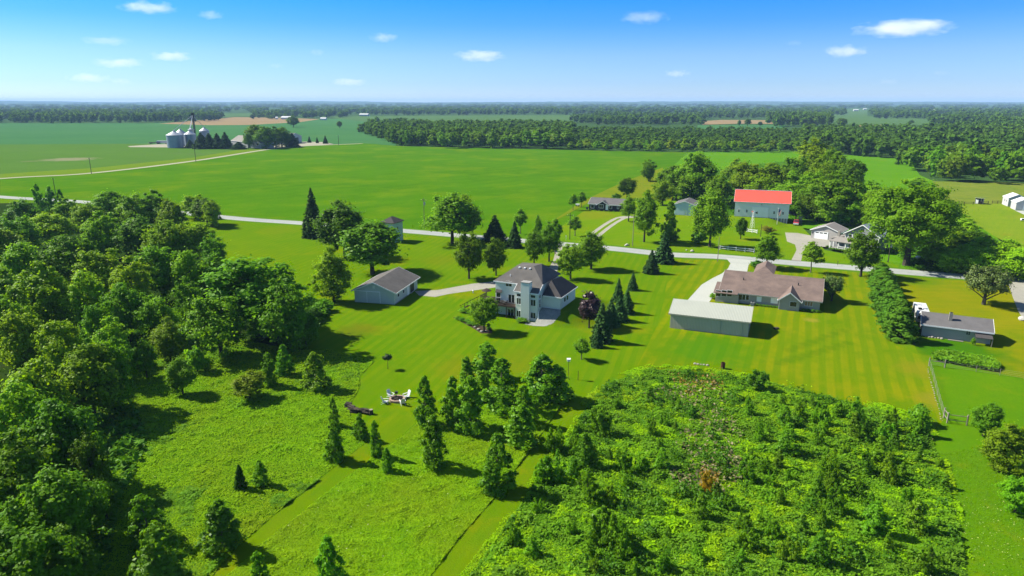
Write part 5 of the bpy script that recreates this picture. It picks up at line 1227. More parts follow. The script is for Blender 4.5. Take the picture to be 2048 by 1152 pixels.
S = Site('farmhouse', (1687, 497.5), (1754, 507.5), 'two-storey grey farmhouse with a blue-grey metal roof and white-railed porch', 'house')
L = S.L
gable(S, 9.0, 5.3, 8.4, 'd', M_GREYSIDE, M_STEEL_ROOF, ov=.5, oe=.5, trim=M_WHITE)
for a, b in ((852, 905), (985, 1030)): win_px(S, 0, *zg(a + 8, 430), *zg(b - 4, 510), mullions=(1, 2), fw=.18)
opening(S, 'n', L * .44, L * .56, 6.4, 7.1, 0, name='attic_window', fw=.1)
MB().box(-.02, .16, -.035, -.003, 0, 5.2).box(L - .16, L + .02, -.035, -.003, 0, 5.2).build('corner_trim', M_WHITE, S.root)
# side wing and L-shaped porch
MB().prism([(-4.6, 1.2, 0), (-.01, 1.2, 0), (-.01, 7.2, 0), (-4.6, 7.2, 0)], (0, 0, 2.7)).build('wing_wall', M_GREYSIDE, S.root)
MB().slab([(-5.0, .7, 2.6), (-.02, .7, 4.0), (-.02, 7.6, 4.0), (-5.0, 7.6, 2.6)], .13).build('wing_roof', M_SHING_G, S.root)
MB().slab([(-3.6, -3.4, 2.55), (4.4, -3.4, 2.55), (3.2, -.02, 3.6), (-2.0, -.02, 3.6)], .13).slab([(-3.6, 1.0, 2.55), (-3.6, -3.4, 2.55), (-2.0, -.02, 3.6), (-2.0, 1.0, 3.6)], .13).build('porch_roof', M_SHING_G, S.root)
MB().box(-3.4, 4.2, -3.2, -.03, .05, .35).build('porch_floor', M_CONCR, S.root)
for u_, d_ in ((-3.2, -3.0), (-.6, -3.0), (1.6, -3.0), (4.0, -3.0), (-3.2, -.4)): MB().box(u_ - .12, u_ + .12, d_ - .12, d_ + .12, .352, 2.52).build('porch_post', M_WHITE, S.root)
rl = MB(); rl.box(-.45, 3.85, -3.04, -2.96, 1.15, 1.24).box(-.45, 3.85, -3.03, -2.97, .5, .57)
for k in range(22): rl.box(-.4 + k * .2, -.34 + k * .2, -3.02, -2.98, .57, 1.15)
rl.build('porch_railing', M_WHITE, S.root)
MB().box(-3.6, -2.9, 3.0, 3.7, 2.8, 5.0).build('chimney', M_STONE, S.root)
opening(S, 'n', -2.9, -1.9, 1.0, 2.2, 1.2); opening(S, 'n', .4, 1.4, .4, 2.4, 0, name='door', mat=M_DOORW)
FH = S
for k in range(9):
    q = S.o + S.u * (-4.6 + k * 1.0) + S.d * (-3.9 if k > 1 else -1.5)
    plant('shrub', 'shrub', 0, 0, label='flowering bush at the foot of the farmhouse porch', cat='bush', group='bushes along the farmhouse porch', tint=(1, 1, 1.1), H=.7, W=1.1, base=q, var=k)
cp = local_thing(S, 'garden_shelter', 'open garden shelter with a tan shingle roof right of the grey farmhouse', 'shelter', *S.at_z(*zg(1260, 640), 0))
MB().slab([(-.5, -.5, 2.7), (3.6, -.5, 2.7), (3.6, 1.9, 3.9), (-.5, 1.9, 3.9)], .12).slab([(-.5, 1.9, 3.9), (3.6, 1.9, 3.9), (3.6, 4.3, 2.7), (-.5, 4.3, 2.7)], .12).build('roof', M_SHING_G, cp)
for u_ in (0, 3.1):
    for d_ in (0, 3.8): MB().box(u_ - .1, u_ + .1, d_ - .1, d_ + .1, 0, 2.85).build('post', M_WOODD, cp)
for k, (x, y, lab) in enumerate([(1290, 612, 'white patio chair under the tan-roofed garden shelter'), (1350, 625, 'white patio chair in front of the tan-roofed garden shelter')]):
    c = local_thing(S, 'patio_chair', lab, 'chair', *S.at_z(*zg(x, y), 0), rz=k)
    MB().box(-.28, .28, -.28, .28, .38, .45).build('seat', M_WHITE, c); MB().prism([(-.28, .22, .45), (.28, .22, .45), (.28, .36, 1.0), (-.28, .36, 1.0)], (0, .05, 0)).build('backrest', M_WHITE, c)
    for xx in (-.24, .24):
        for yy in (-.24, .24): MB().box(xx - .03, xx + .03, yy - .03, yy + .03, 0, .38).build('leg', M_WHITE, c)
pg = local_thing(S, 'propane_tank', 'white propane tank lying on legs behind the huge old tree', 'tank', *S.at_z(*zg(1862, 800), 0))
MB().tube([(0, -1.4, .75), (0, -1.3, .75), (0, -1.0, .75), (0, 1.0, .75), (0, 1.3, .75), (0, 1.4, .75)], [.12, .36, .48, .48, .36, .12], 16).build('tank', M_WHITE, pg, smooth=True)
for y in (-.8, .8): MB().box(-.3, .3, y - .06, y + .06, 0, .4).build('leg', M_CONCR, pg)
MB().tube([(0, 0, 1.2), (0, 0, 1.38)], .16, 12).build('valve_cover', M_WHITE, pg)

# --- white sheds at the right edge, run-in shelter with paddock fence
zl = lambda x, y: (1860 + x / 10.47, 360 + y / 10.47)
S = Site('white_shed', zl(1785, 632), zl(2180, 650), 'front white metal shed with a grey gable end at the right edge', 'shed')
L = S.L
gable(S, 7.2, 3.3, 5.0, 'd', M_WHITESIDE, M_METROOF_W, ov=.2, oe=.1, trim=M_WHITE)
opening(S, 'n', L * .4, L * .8, .05, 2.8, 0, name='garage_door', mat=M_DOORW, fw=.12)
S2 = Site('white_shed', zl(1628, 556), zl(2010, 572), 'rear white metal shed standing behind and above the front one at the right edge', 'shed')
gable(S2, 8.0, 3.7, 5.4, 'd', M_WHITESIDE, M_METROOF_W, ov=.2, oe=.1, trim=M_WHITE, d0=.4)
for d_ in (2.5, 5.0): opening(S2, 'l', d_, d_ + .7, 1.8, 2.8, 0, fw=.05)
S = Site('run_in_shelter', zl(935, 495), zl(1100, 508), 'small open-fronted animal shelter with a white roof in the far paddock', 'shelter')
L = S.L
wl = MB().box(0, .12, 0, 3.2, 0, 2.5).box(L - .12, L, 0, 3.2, 0, 2.3).box(.121, L - .121, 3.08, 3.2, 0, 2.2).box(.2, L * .3, -.02, .08, 0, 2.3); wl.build('wall', M_GREYSIDE, S.root)
MB().slab([(-.3, -.5, 2.75), (L + .3, -.5, 2.75), (L + .3, 3.5, 2.3), (-.3, 3.5, 2.3)], .1).build('roof', M_METROOF_W, S.root)
MB().box(L * .72, L * .78, .05, .2, 0, 2.55).build('post', M_WHITE, S.root)
MB().box(L * .1, L * .42, -.06, -.025, .05, 2.0).build('door', M_DOORW, S.root)

def rail_fence(name, label, pts, mat, hgt=1.2, rails=3, step=2.4, pw=.06, rh=.07, cat='fence', wire=False):
    """posts and rails between surveyed ground points"""
    r = tag(empty(name, tuple(P(*pts[0]))), label, cat); o = P(*pts[0])
    q = [P(*p) - o for p in pts]; ra = MB()
    for a, b in zip(q[:-1], q[1:]):
        Ld = np.linalg.norm(b - a); n = max(1, int(round(Ld / step))); dd = (b - a) / Ld; nn = np.array([-dd[1], dd[0], 0]) * pw * .5
        for k in range(n + 1):
            if k == 0 and a is not q[0]: continue
            c = a + (b - a) * k / n
            MB().box(c[0] - pw, c[0] + pw, c[1] - pw, c[1] + pw, -.1, hgt + .08).build('post', mat, r)
        for k in range(rails):
            z = hgt * (k + .7) / rails; t_ = .008 if wire else rh
            ra.prism([a + nn + (0, 0, z - t_), a - nn + (0, 0, z - t_), a - nn + (0, 0, z + t_), a + nn + (0, 0, z + t_)], b - a)
    ra.build('wire' if wire else 'rail', mat, r)
    return r
rail_fence('rail_fence', 'white two-rail fence on the far verge of the road, right of the large loose maple', [(1440, 499), (1472, 502), (1508, 505.5)], M_WHITE, 1.25, 2, 2.7, .09, .10)
rail_fence('rail_fence', 'short white two-rail fence on the lawn in front of the barn', [(1494, 464), (1514, 467)], M_WHITE, 1.3, 2, 2.6, .10, .12)
rail_fence('paddock_fence', 'dark wooden paddock fence beside the far animal shelter', [(1911, 409), (1946, 409.3), (1976, 408)], M_WOODD, 1.3, 2, 3.5, .09, .06)
rail_fence('paddock_fence', 'dark wooden rail fence to the left of the rear white shed', [(1984, 407), (2006, 407)], M_WOODD, 1.3, 3, 2.4, .08, .05)
rail_fence('field_fence', 'row of dark fence posts at the back of the charcoal ranch lawn', [(1176, 398.5), (1222, 400)], M_WOODD, 1.2, 2, 2.0, .06, .03)
# fence of the pasture: wooden corner braces, thin steel posts and wire
rail_fence('wire_fence', 'thin wire fence along the back of the pasture behind the small grey building', [(1858, 730), (1890, 735), (1952, 744), (2048, 758), (2200, 780)], M_WOODL, 1.2, 4, 3.4, .03, .01, wire=True)
rail_fence('wire_fence', 'thin wire fence along the yellow left edge of the pasture', [(1858, 732), (1864, 750), (1874, 790), (1887, 834)], M_WOODL, 1.2, 4, 2.8, .018, .007, wire=True)
rail_fence('fence_brace', 'weathered wooden corner brace at the upper left of the pasture', [(1857.5, 732), (1889, 736)], M_WOODL, 1.5, 1, 4.5, .07, .035)
rail_fence('pasture_gate', 'weathered wooden frame with wire mesh at the lower left corner of the pasture', [(1887, 836), (1894, 846), (1933, 851)], M_WOODL, 1.6, 2, 3.9, .08, .04, cat='gate')
for k in range(26):  # pale straw patches, shaped here as a line of stones
    t_ = k / 25; x_, y_ = 1858 + 29 * t_ + RND.uniform(-1.5, .5) - 2.5, 738 + 104 * t_ + RND.uniform(-1, 1); r_ = RND.uniform(.06, .13)
    o = MB().lathe([(r_, 0), (r_ * 1.15, r_ * .5), (r_ * .7, r_), (.02, r_ * 1.1)], 7).build('rock', M_STONE); o.location = P(x_, y_)
    tag(o, 'pale straw patch shaped as a stone along the left edge of the pasture', 'rock', 'straw patches along the pasture edge')

# --- utility poles
def utility_pole(bx, by, ty, label, mat=BARK, arm=True, rz=-.4, box=False, r=.14):
    b = P(bx, by); h = height_for(b, ty); o = tag(empty('utility_pole', tuple(b), rz), label, 'utility pole')
    MB().tube([(0, 0, -.3), (0, 0, h)], [r, r * .7], 10).build('pole', mat, o)
    if arm:
        MB().box(-1.1, 1.1, -.06, .06, h - .9, h - .78).build('crossarm', mat, o)
        for x in (-1.0, 0, 1.0): MB().lathe([(.04, h - .78), (.06, h - .68), (.03, h - .58)], 8, (x, 0)).build('insulator', M_WHITE, o)
    if box: MB().tube([(.35, 0, h - 2.6), (.35, 0, h - 1.5)], .28, 12).build('transformer', M_GALV, o)
    return o
utility_pole(849, 456, 396, 'tall pole at the edge of the crop field, left of the double-crowned roadside tree', BARK_PALE, box=True)
utility_pole(1265, 492, 428, 'pale sunlit pole on the far verge left of the tall fresh green maple', M_WOODL)
utility_pole(1139.5, 479, 426, 'dark pole in front of the small round tree beyond the road')
utility_pole(1435, 523, 474, 'pale slender pole on the near verge beside the concrete drive', M_WOODL, arm=False, r=.11)
utility_pole(1776, 525, 477, 'dark pole with a grey transformer at the farmhouse verge', box=True)
utility_pole(1521, 473, 448, 'short dark pole on the barn lawn beside the reddish bush', arm=False, r=.12)
utility_pole(183, 347, 315, 'left of two poles along the farm road across the left field', arm=True, r=.2)
utility_pole(392, 324, 288, 'right of two poles along the farm road across the left field', arm=True, r=.2)
utility_pole(112, 392, 355, 'pole at the roadside behind the thin pale trees of the left wood', r=.17)
utility_pole(522.5, 297, 277, 'thin pole at the farmyard entrance in front of the shade trees', M_WOODL, r=.25)
utility_pole(553.5, 298, 276, 'thin pole in front of the farmstead trees beside the farm road', M_WOODL, r=.25)
utility_pole(677.5, 290, 270, 'lone thin pole right of the three tiny spruces', r=.25)

# --- farmstead: grain bins, leg, buildings
def grain_bin(cx, by, ye, ya, wpx, label, legs=0.0):
    b = P(cx, by); k = scale_at(b); r = wpx / k / 2; he = height_for(b, ye); ha = height_for(b, ya)
    o = tag(empty('grain_bin', tuple(b)), label, 'grain bin')
    MB().lathe([(r, legs), (r, he)], 32).build('wall', M_GALV, o)
    rf_ = MB().lathe([(r * 1.05, he + .003), (r * .14, ha), (r * .12, ha + .4)], 32).build('roof', M_GALVR, o)
    MB().lathe([(r * .16, ha + .41), (r * .16, ha + .9), (.05, ha + 1.1)], 12).build('roof_cap', M_GALVR, rf_)
    ld = MB()
    for s in (-.22, .22): ld.tube([(r * .6 + s, -r * .82, legs), (r * .6 + s, -r * .82, he)], .04, 5)
    for i in range(int(he / .5)): ld.box(r * .6 - .22, r * .6 + .22, -r * .82 - .02, -r * .82 + .02, legs + .3 + i * .5, legs + .34 + i * .5)
    ld.build('ladder', M_GALVR, o)
    if legs:
        MB().lathe([(.3, legs * .4), (r, legs - .01)], 24).build('hopper', M_GALVR, o)
        for i in range(6): a = i * 1.047; MB().tube([(r * .9 * math.cos(a), r * .9 * math.sin(a), 0), (r * .9 * math.cos(a), r * .9 * math.sin(a), legs)], .15, 6).build('leg', M_GALVR, o)
    return b, he, ha
b1 = grain_bin(351.5, 295, 270, 262.5, 30, 'broad galvanised grain bin at the left front of the farmstead')
b2 = grain_bin(364, 291, 268, 259, 25, 'grain bin half hidden behind the broad front one')
b3 = grain_bin(382.5, 293.5, 268.5, 262, 22, 'tall slim grain bin between the broad ones and the evergreens')
b4 = grain_bin(386, 291, 259.5, 256, 12, 'small raised hopper bin above the tall slim one', legs=17)
b5 = grain_bin(411.5, 288, 261.5, 255.5, 18.5, 'white-topped grain bin behind the evergreens right of the elevator leg')
lb = P(392.6, 290); lh = height_for(lb, 225.5)
lg = tag(empty('grain_elevator', tuple(lb)), 'tall dark grain elevator leg towering over the bins', 'grain elevator')
fr = MB()
for sx in (-.75, .75):
    for sy in (-.75, .75): fr.tube([(sx, sy, 0), (sx, sy, lh - 1)], .16, 5)
for i in range(16):
    z0, z1 = lh * i / 16.5, lh * (i + 1) / 16.5
    for s in (-1, 1):
        fr.tube([(-.75, s * .75, z0), (.75, s * .75, z1)], .09, 4); fr.tube([(s * .75, -.75, z0), (s * .75, .75, z1)], .09, 4)
fr.build('frame', M_BLACK, lg); MB().box(-.42, .42, -.42, .42, 0, lh - .5).build('casing', M_BLACK, lg); MB().box(-1.5, 1.3, -1.0, 1.0, lh - 2.2, lh).build('head', M_BLACK, lg, bevel=.2)
MB().box(-1.9, 1.9, -1.6, 1.6, lh - 3.2, lh - 3.05).build('platform', M_BLACK, lg)
dn = MB()
for tgt, hz in ((b5[0], b5[2]), (b4[0], b4[2]), (b1[0], b1[2]), (b3[0], b3[2])):
    v = tgt - lb; dn.tube([(0, 0, lh - 2.5), (v[0], v[1], hz + .8)], .24, 6)
dn.build('spout', M_GALVR, lg)
zn = lambda x, y: (300 + x / 5.39, 210 + y / 5.39)
S = Site('farm_building', zn(880, 445), zn(1060, 462), 'grey-roofed farm building between the evergreens and the shade trees', 'barn')
gable(S, 18, 6, 11, 'u', M_GREYSIDE, M_SHING_G, trim=M_WHITE)
opening(S, 'n', S.L * .3, S.L * .6, .1, 4.2, 0, name='sliding_door', mat=M_BLACK)
S = Site('farm_building', zn(1080, 462), zn(1200, 472), 'pale gabled farmhouse behind the shade trees of the farmstead', 'house')
gable(S, 14, 5, 10, 'd', M_GREYSIDE, M_SHING_G, trim=M_WHITE)
for u_ in (.2, .6): opening(S, 'n', S.L * u_, S.L * (u_ + .18), 3.2, 5.2, 0)
S = Site('farm_building', zn(1500, 420), zn(1638, 400), 'white gable-ended machine shed at the right end of the farmstead', 'shed')
gable(S, 30, 7, 11, 'd', M_WHITESIDE, M_SHING_P, trim=M_WHITE)
opening(S, 'n', S.L * .25, S.L * .75, .1, 6, 0, name='sliding_door', mat=M_BLACK)
for k, (x, y, w_, lab) in enumerate([(140, 402, 14, 'white-topped farm trailer left of the broad grain bin'), (50, 402, 13, 'dark flat implement left of the white-topped farm trailer')]):
    b = P(*zn(x, y + 18)); o = tag(empty('farm_trailer', tuple(b), -.2), lab, 'trailer')
    MB().box(-w_ / 2, w_ / 2, -1.3, 1.3, 1.0, 3.6 if k == 0 else 1.8).build('box', M_WHITESIDE if k == 0 else M_WOODD, o)
    for xx in (-.34, .34):
        for yy in (-1.2, 1.2): MB().tube([(xx * w_, yy - .2, .55), (xx * w_, yy + .2, .55)], .55, 12).build('wheel', M_BLACK, o)
    MB().tube([(-w_ / 2, 0, .9), (-w_ / 2 - 2, 0, .5)], .12, 6).build('drawbar', M_BLACK, o)
# far-off buildings in the fields
for px_, py_, wp, hp, lab in [(571, 238.5, 20, 6, 'long white-roofed barn at the edge of the far wheat field'), (727, 232, 18, 5, 'far grey barn at the foot of the distant wood, above the field trees'), (1322, 240.5, 9, 6, 'tiny white roof showing among the far trees left of the stubble'), (1712, 222, 9, 3.5, 'cluster barn on the far green rise at the right'), (1869, 222, 13, 4, 'faint white barn among the hazy woods at the far right'), (553, 238.5, 5, 5, 'tiny farm shed just left of the long white-roofed barn'), (646, 240, 12, 3, 'faint low house at the end of the far wheat field'), (1730, 219.5, 6, 3, 'smaller pale shed on the far green rise at the right')]:
    b = P(px_, py_); k = scale_at(b); W_ = wp / k; H_ = max(6, height_for(b, py_ - hp))
    o = tag(empty('far_barn', tuple(b), -.2), lab, 'barn'); D_ = W_ * .5
    MB().prism([(-W_/2, 0, 0), (-W_/2, D_, 0), (-W_/2, D_, H_*.55), (-W_/2, D_/2, H_*.93), (-W_/2, 0, H_*.55)], (W_, 0, 0)).build('wall', M_WHITESIDE, o)
    MB().slab([(-W_*.52, -D_*.05, H_*.54), (W_*.52, -D_*.05, H_*.54), (W_*.52, D_/2, H_*.97), (-W_*.52, D_/2, H_*.97)], .3).slab([(-W_*.52, D_/2, H_*.97), (W_*.52, D_/2, H_*.97), (W_*.52, D_*1.05, H_*.54), (-W_*.52, D_*1.05, H_*.54)], .3).build('roof', M_METROOF_W, o)
for px_, py_, r_, lab in [(1008, 291.5, 5, 'pale dome-shaped heap at the foot of the tall wood'), (1046, 292.5, 6, 'yellowish rounded mound of brush at the foot of the tall wood')]:
    plant('shrub', 'brush_heap', px_, py_, label=lab, cat='heap', tint=(1.9, 1.6, 1.4), H=4, W=r_ * 2)

# ------------------------------------------------------------------ smaller things
def thing(name, px, py, label, cat, rz=0.0, z=0.0, group=None):
    b = P(px, py, z); return tag(empty(name, tuple(b), rz), label, cat, group)

M_CHAIR = surf('white_poly', (.74, .75, .76), (.68, .70, .72), 2, .5, .4)
def adirondack(px, py, rz, label):
    o = thing('lawn_chair', px, py, label, 'chair', rz, group='white chairs around the fire pit')
    s = MB()
    for i in range(6): y = -.42 + i * .13; z = .40 - i * .03; s.box(-.30, .30, y, y + .115, z - .03, z)
    s.build('seat', M_CHAIR, o)
    b = MB()
    for i in range(6):
        x = -.27 + i * .108 - .045; top = 1.08 - abs(i - 2.5) * .05
        b.prism([(x, .30, .24), (x + .095, .30, .24), (x + .105, .30 + .36 * top, .24 + top * .86), (x - .008, .30 + .36 * top, .24 + top * .86)], (0, .03, 0))
    b.build('backrest', M_CHAIR, o)
    for sgn in (-1, 1):
        MB().box(sgn * .40 - .075, sgn * .40 + .075, -.45, .42, .60, .63).build('armrest', M_CHAIR, o)
        MB().box(sgn * .36 - .025, sgn * .36 + .025, -.42, -.30, 0, .60).build('leg', M_CHAIR, o)
        MB().prism([(sgn * .33 - .02, -.38, .33), (sgn * .33 - .02, .62, 0), (sgn * .33 - .02, .74, 0), (sgn * .33 - .02, -.30, .42)], (.04, 0, 0)).build('leg', M_CHAIR, o)
    o.scale = (1.0, 1.0, 1.05)
    return o
zc = lambda x, y: (680 + x / 7.68, 700 + y / 7.68)
adirondack(*zc(780, 725), math.radians(-150) + math.pi * 1.0 + math.radians(15), 'white lawn chair at the upper left of the fire pit')
adirondack(*zc(1022, 735), math.radians(-45), 'white lawn chair at the upper right of the fire pit, facing left')
adirondack(*zc(702, 820), math.radians(95), 'white lawn chair at the lower left of the fire pit, facing it side on')
adirondack(*zc(962, 830), math.radians(-160), 'white lawn chair nearest the viewer, overlapping the fire pit rim')
fp = thing('fire_pit', *zc(877, 768), 'round stone fire pit with logs between the white lawn chairs', 'fire pit')
mb = MB()
for i in range(18):
    a0, a1 = i * .349, i * .349 + .33
    mb.prism([(r * math.cos(a), r * math.sin(a), 0) for r, a in ((.95, a0), (1.28, a0), (1.28, a1), (.95, a1))], (0, 0, .34))
mb.build('stone_ring', surf('tan_block', (.42, .30, .22), (.30, .22, .17), 3, .9), fp)
MB().lathe([(.94, .03), (.3, .10), (.01, .12)], 20).build('ash', surf('ash', (.05, .035, .03), (.12, .07, .05), 6, 1, bump=.5), fp)
for i in range(5):
    a = i * 1.25; MB().tube([(.7 * math.cos(a), .7 * math.sin(a), .12), (-.2 * math.cos(a), -.2 * math.sin(a), .34)], .09, 7).build('log', BARK, fp)
gp = thing('grill_post', *zc(870, 735), 'black cooking grate on a post behind the fire pit', 'grill')
MB().tube([(0, 0, 0), (0, 0, 1.0)], .035, 6).build('post', M_BLACK, gp); MB().box(-.22, .22, -.22, .22, .80, 1.12).build('grate', M_BLACK, gp)
for i in range(7):
    pxl, pyl = zc(130 + i * 47, [875, 915, 950, 955, 945, 965, 975][i])
    lgp = MB()
    for j in range(9): r_ = RND.uniform(.09, .15); y_ = RND.uniform(-.45, .45); z_ = .12 + (j % 3) * .22; lgp.tube([(-.5, y_, z_), (.5, y_ + RND.uniform(-.1, .1), z_)], r_, 7)
    o = lgp.build('log_pile', BARK); o.location = P(pxl, pyl); o.rotation_euler.z = RND.uniform(-.7, .3)
    tag(o, 'heap of dark logs in the woodpile at the lawn edge near the fire pit', 'log pile', 'woodpile near the fire pit')
st_ = thing('tree_stump', *zc(480, 985), 'dark upright log at the right end of the woodpile', 'stump')
MB().tube([(0, 0, 0), (0, 0, .75)], [.33, .30], 12).build('trunk', BARK, st_); MB().lathe([(.29, .752), (.29, .77)], 14).build('cut_face', M_WOODL, st_)

bh = thing('birdhouse', 1136.5, 757, 'white martin house on a tall thin pole at the lawn edge', 'birdhouse')
hh = height_for(P(1136.5, 757), 717)
MB().tube([(0, 0, 0), (0, 0, hh - .55)], .04, 6).build('pole', M_BLACK, bh); MB().box(-.26, .26, -.22, .22, hh - .5, hh - .12).build('box', M_WHITE, bh)
MB().slab([(-.33, -.29, hh - .13), (.33, -.29, hh - .13), (.33, 0, hh + .06), (-.33, 0, hh + .06)], .04).slab([(-.33, 0, hh + .06), (.33, 0, hh + .06), (.33, .29, hh - .13), (-.33, .29, hh - .13)], .04).build('roof', M_WHITE, bh)
hl = MB()
for x in (-.18, .02, .2): hl.tube([(x * .8, -.24, hh - .32), (x * .8, -.221, hh - .32)], .05, 8)
hl.build('entrance_hole', M_BLACK, bh)
for px_, py_, ty_, lab in [(1156, 760, 741, 'taller bare dark post right of the birdhouse'), (1131.5, 753, 742, 'short bare dark post left of the birdhouse pole')]:
    b = P(px_, py_); o = MB().tube([(0, 0, -.1), (0, 0, height_for(b, ty_))], [.06, .05], 7).build('fence_post', M_WOODD); o.location = b; tag(o, lab, 'post')
br = thing('burn_barrel', 1445.5, 737, 'rusty brown burn barrel at the thicket edge of the striped lawn', 'barrel')
MB().lathe([(.34, 0), (.36, .02), (.36, .35), (.39, .38), (.36, .41), (.36, .75), (.39, .78), (.36, .81), (.36, 1.15), (.32, 1.15), (.31, .7)], 20, cap=False).build('drum', surf('rusted_steel', (.12, .045, .025), (.05, .03, .025), 3, .9, .1), br)
MB().lathe([(.31, .7), (.01, .72)], 16).build('ash', M_BLACK, br)
for i, (x, y) in enumerate([(1390, 728), (1396, 729), (1402, 729.5), (1408, 730), (1415, 731)]):
    r_ = RND.uniform(.18, .3); o = MB().lathe([(r_, 0), (r_ * 1.1, r_ * .4), (r_ * .6, r_ * .8), (.02, r_ * .85)], 8).build('rock', M_STONE); o.location = P(x, y)
    tag(o, 'grey fieldstone in the short row beside the rusty burn barrel', 'rock', 'stones beside the burn barrel')
for px_, py_, r_, lab in [(1384, 503, .55, 'pale boulder on the far verge below the large loose maple'), (1254, 491, .6, 'boulder at the foot of the pale sunlit pole'), (1250.5, 492, .35, 'small dark stone left of the boulder by the pale sunlit pole'), (2044, 640, .8, 'white boulder beside the gravel side road at the right edge'), (1373, 501, .3, 'smaller stone left of the pale boulder on the far verge')]:
    mb = MB().lathe([(r_ * .85, 0), (r_, r_ * .35), (r_ * .8, r_ * .8), (r_ * .35, r_ * 1.05), (.02, r_ * 1.08)], 10); rr_ = random.Random(int(px_)); mb.v = [(v[0] * rr_.uniform(.85, 1.15), v[1] * rr_.uniform(.85, 1.15), v[2]) for v in mb.v]
    o = mb.build('boulder', surf('pale_boulder', (.55, .53, .48), (.38, .37, .34), 2, .9)); o.location = P(px_, py_); tag(o, lab, 'boulder')
def mailbox(px, py, label):
    o = thing('mailbox', px, py, label, 'mailbox', -.4)
    MB().box(-.05, .05, -.05, .05, 0, 1.05).build('post', M_WOODD, o); MB().prism([(-.11, -.28, 1.05), (.11, -.28, 1.05), (.11, -.28, 1.2), (.06, -.28, 1.28), (-.06, -.28, 1.28), (-.11, -.28, 1.2)], (0, .56, 0)).build('box', M_BLACK, o); MB().box(.115, .13, -.1, .05, 1.15, 1.32).build('flag', M_RED, o)
mailbox(1259.5, 493.5, 'black mailbox at the far road edge beside the pale sunlit pole'); mailbox(1675, 530.5, 'black mailbox at the road edge in front of the grey farmhouse')
sg = thing('road_sign', 1132, 481, 'small white marker post by the road left of the dark pole', 'sign', -.4)
MB().box(-.04, .04, -.03, .03, 0, 1.6).build('post', M_WHITE, sg); MB().box(-.18, .18, -.05, -.031, 1.25, 1.7).build('plate', M_WHITE, sg)
ul = thing('lawn_ornament', 946, 586, 'little white post in the grass beside the gravel drive', 'post')
MB().box(-.14, .14, -.12, .12, 0, .62).build('post', M_WHITE, ul, bevel=.02); MB().lathe([(.22, .621), (.05, .8)], 8).build('cap', M_WHITE, ul)
cv = thing('dark_object', 1552.5, 658, 'small black fallen crate on the grass right of the pole barn', 'crate', .4); cv.name = 'crate'
MB().box(-.5, .5, -.3, .3, 0, .28).build('body', M_BLACK, cv); MB().box(-.52, .52, -.32, .32, .282, .32).build('lid', M_WOODD, cv)

# windmill ornament and flagpole on the barn lawn
wm = thing('garden_windmill', 1504, 456, 'white lattice garden windmill on the lawn in front of the barn', 'windmill', .3)
b_ = P(1504, 456); h_ = height_for(b_, 422)
tw = MB()
for sx in (-1, 1):
    for sy in (-1, 1): tw.tube([(sx * .6, sy * .6, 0), (sx * .1, sy * .1, h_ - .5)], .035, 5)
for i in range(5):
    t0, t1 = i / 5, (i + 1) / 5; w0, w1 = .6 - .5 * t0, .6 - .5 * t1
    for s in (-1, 1): tw.tube([(-w0, s * w0, h_ * .95 * t0), (w1, s * w1, h_ * .95 * t1)], .03, 4); tw.tube([(s * w0, -w0, h_ * .95 * t0), (s * w1, w1, h_ * .95 * t1)], .02, 4)
tw.build('tower', M_WHITE, wm)
bl = MB()
for i in range(12):
    a = i * .5236; c, s = math.cos(a), math.sin(a); c2, s2 = math.cos(a + .3), math.sin(a + .3)
    bl.prism([(.15 * c, -.3, h_ - .3 + .15 * s), (.75 * c, -.34, h_ - .3 + .75 * s), (.75 * c2, -.26, h_ - .3 + .75 * s2), (.15 * c2, -.28, h_ - .3 + .15 * s2)], (0, .02, 0))
bl.build('wheel', M_WHITE, wm); MB().prism([(0, .1, h_ - .35), (0, 1.0, h_ - .6), (0, 1.0, h_)], (.03, 0, 0)).build('tail_vane', M_RED, wm)
fl = thing('flagpole', 1553.5, 451.5, 'white flagpole with a limp striped flag in front of the barn', 'flagpole', -.4)
b_ = P(1553.5, 451.5); h_ = height_for(b_, 416)
MB().tube([(0, 0, 0), (0, 0, h_)], [.07, .04], 8).build('pole', M_WHITE, fl); MB().lathe([(.01, h_), (.09, h_ + .07), (.01, h_ + .15)], 10).build('finial', M_WHITE, fl)
fm, fnt, fout = new_mat('flag_cloth')
fb_ = N(fnt, 'ShaderNodeBsdfPrincipled'); fb_.inputs['Roughness'].default_value = .8; ft = N(fnt, 'ShaderNodeTexCoord'); fs = N(fnt, 'ShaderNodeSeparateXYZ'); fnt.links.new(ft.outputs['Generated'], fs.inputs[0])
st__ = math_n(fnt, 'GREATER_THAN', math_n(fnt, 'FRACT', math_n(fnt, 'MULTIPLY', fs.outputs['X'], 6.5)), .5)
c1 = mixrgb(fnt, st__, (.45, .03, .04), (.7, .7, .7)); c2 = mixrgb(fnt, math_n(fnt, 'MULTIPLY', math_n(fnt, 'GREATER_THAN', fs.outputs['Z'], .58), math_n(fnt, 'LESS_THAN', fs.outputs['X'], .55)), c1, (.03, .05, .2))
fnt.links.new(c2, fb_.inputs['Base Color']); fnt.links.new(fb_.outputs[0], fout.inputs[0])
fg = MB(); nx, nz = 8, 10
fg.add([(.06 + 1.15 * (i / nx) * (1 - .25 * j / nz), .14 * math.sin(i * 1.5 + j * .3) * i / nx, h_ - .3 - 2.3 * j / nz - .7 * (i / nx) ** 1.3) for j in range(nz + 1) for i in range(nx + 1)], [(j*(nx+1)+i, j*(nx+1)+i+1, (j+1)*(nx+1)+i+1, (j+1)*(nx+1)+i) for j in range(nz) for i in range(nx)])
fgo = fg.build('flag', fm, fl, smooth=True); sm_ = fgo.modifiers.new('thickness', 'SOLIDIFY'); sm_.thickness = .012

